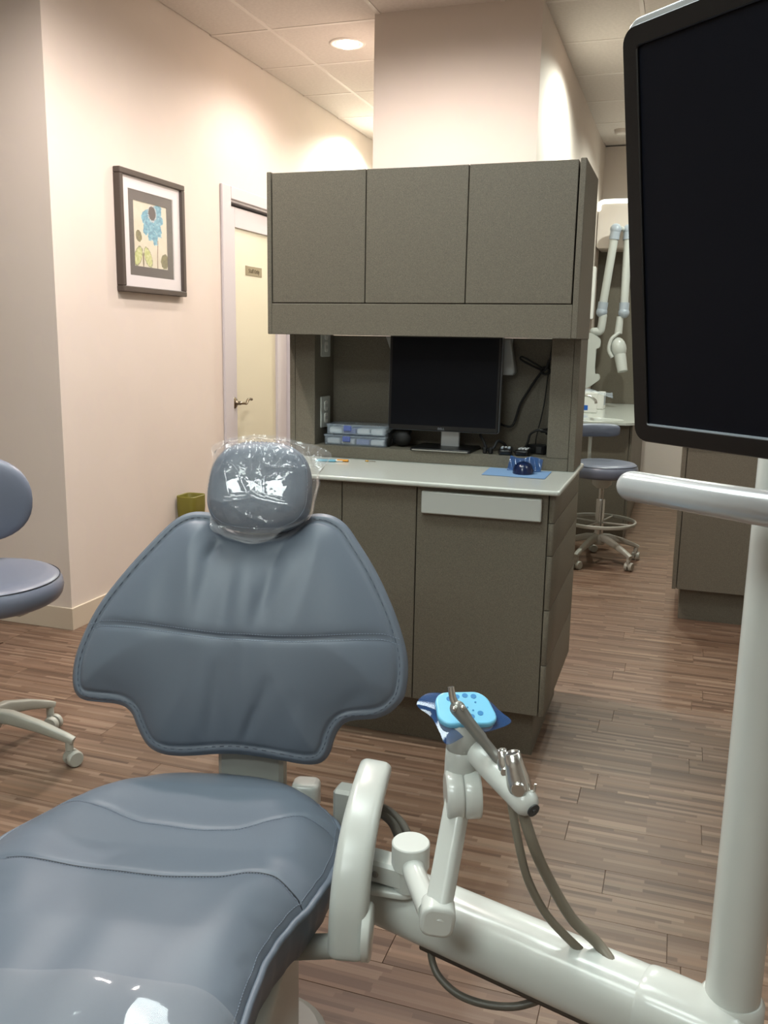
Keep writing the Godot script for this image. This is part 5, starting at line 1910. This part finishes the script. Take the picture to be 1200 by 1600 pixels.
	_hose("beige_hose", "thick beige hose hanging from the holder bar end to the white arm", [b1 + Vector3(-0.004, -0.015, -0.004), Vector3(-0.148, 0.58, -1.142), Vector3(-0.128, 0.52, -1.165), Vector3(-0.092, 0.455, -1.178), Vector3(-0.055, 0.42, -1.185), Vector3(-0.028, 0.402, -1.166)], 0.0082, M.hose)
	_hose("grey_hose", "slim grey-beige hose hanging from the holder bar to the white arm", [b1 + Vector3(-0.022, -0.014, -0.018), Vector3(-0.170, 0.575, -1.148), Vector3(-0.155, 0.52, -1.152), Vector3(-0.13, 0.465, -1.165), Vector3(-0.10, 0.43, -1.172), Vector3(-0.072, 0.402, -1.18)], 0.0062, M.hose)
	# hoses and valve block behind the armrest
	var v := thing("hose_block", "beige valve block with two dark hoses behind the armrest", "valve block", Vector3(-0.47, 0.5, -1.42))
	st = sf()
	box(st, Vector3(-0.545, 0.395, -1.415), Vector3(-0.500, 0.472, -1.375), 0.006)
	part(st, "block", M.grey_plastic, v, true)
	for q in [[0.0, 0.010], [0.016, 0.0075]]:
		st = sf()
		tube(st, smooth_path([Vector3(-0.466, 0.470 + q[0] * 0.3, -1.34), Vector3(-0.44 + q[0] * 0.5, 0.472 + q[0] * 0.4, -1.335), Vector3(-0.412 + q[0], 0.462, -1.325), Vector3(-0.392 + q[0], 0.435, -1.31), Vector3(-0.382 + q[0], 0.405, -1.295)], 6), q[1], 10)
		part(st, "hose", M.dark_hose, v, true)
	st = sf()
	tube(st, [Vector3(-0.502, 0.455, -1.39), Vector3(-0.452, 0.471, -1.338)], 0.011, 12)
	part(st, "coupling", M.cool_grey, v, true)

func _valve(called: String, label: String, at: Vector3, r: float, l: float, dir: Vector3) -> void:
	var t := thing(called, label, "suction valve", at)
	var B := frame_at(dir, Vector3.BACK) * Basis(Vector3.RIGHT, PI / 2)
	var T := Transform3D(B, Vector3.ZERO)
	var st := sf()
	lathe(st, [Vector2(r * 1.5, -0.004), Vector2(r * 1.5, 0.006), Vector2(r * 1.55, 0.012), Vector2(r * 1.45, 0.024), Vector2(r * 1.2, l * 0.7), Vector2(r, l), Vector2(r * 0.86, l + 0.0002), Vector2(r * 0.84, l - 0.012)], 24, T)
	part(st, "body", M.chrome, t)
	st = sf()
	lathe(st, [Vector2(r * 0.85, l - 0.003), Vector2(0.001, l - 0.0028)], 20, T)
	part(st, "bore", M.black_rubber, t)
	st = sf()
	lathe(st, [Vector2(r * 0.95, 0.0), Vector2(r * 0.95, 0.005), Vector2(r * 0.8, 0.0065)], 20, Transform3D(Basis(Vector3.RIGHT, PI / 2) , Vector3(-0.001, 0.012, r * 1.25)))
	part(st, "valve_disc", M.chrome, t)
	if r > 0.008:
		st = sf()
		tube(st, [Vector3(r * 1.3, 0.006, 0.004), Vector3(r * 1.75, 0.007, 0.004), Vector3(r * 1.8, 0.018, 0.004)], 0.0018, 8)
		part(st, "lever", M.chrome, t)

func _hose(called: String, label: String, pts: Array, r: float, m: Material) -> void:
	var t := thing(called, label, "hose", pts[0])
	var st := sf()
	tube(st, smooth_path(pts, 8), r, 12)
	part(st, "tubing", m, t, true)

func _ready() -> void:
	rng.seed = 7
	camera_and_air()
	make_materials()
	lights()
	build_room()
	cabinets()
	patient_chair()
	chair_covers()
	delivery_unit()
	assistant_arm()
	stools()
	far_bay()
	hutch_things()
	picture()
	staff_sign()
	waste_bin()
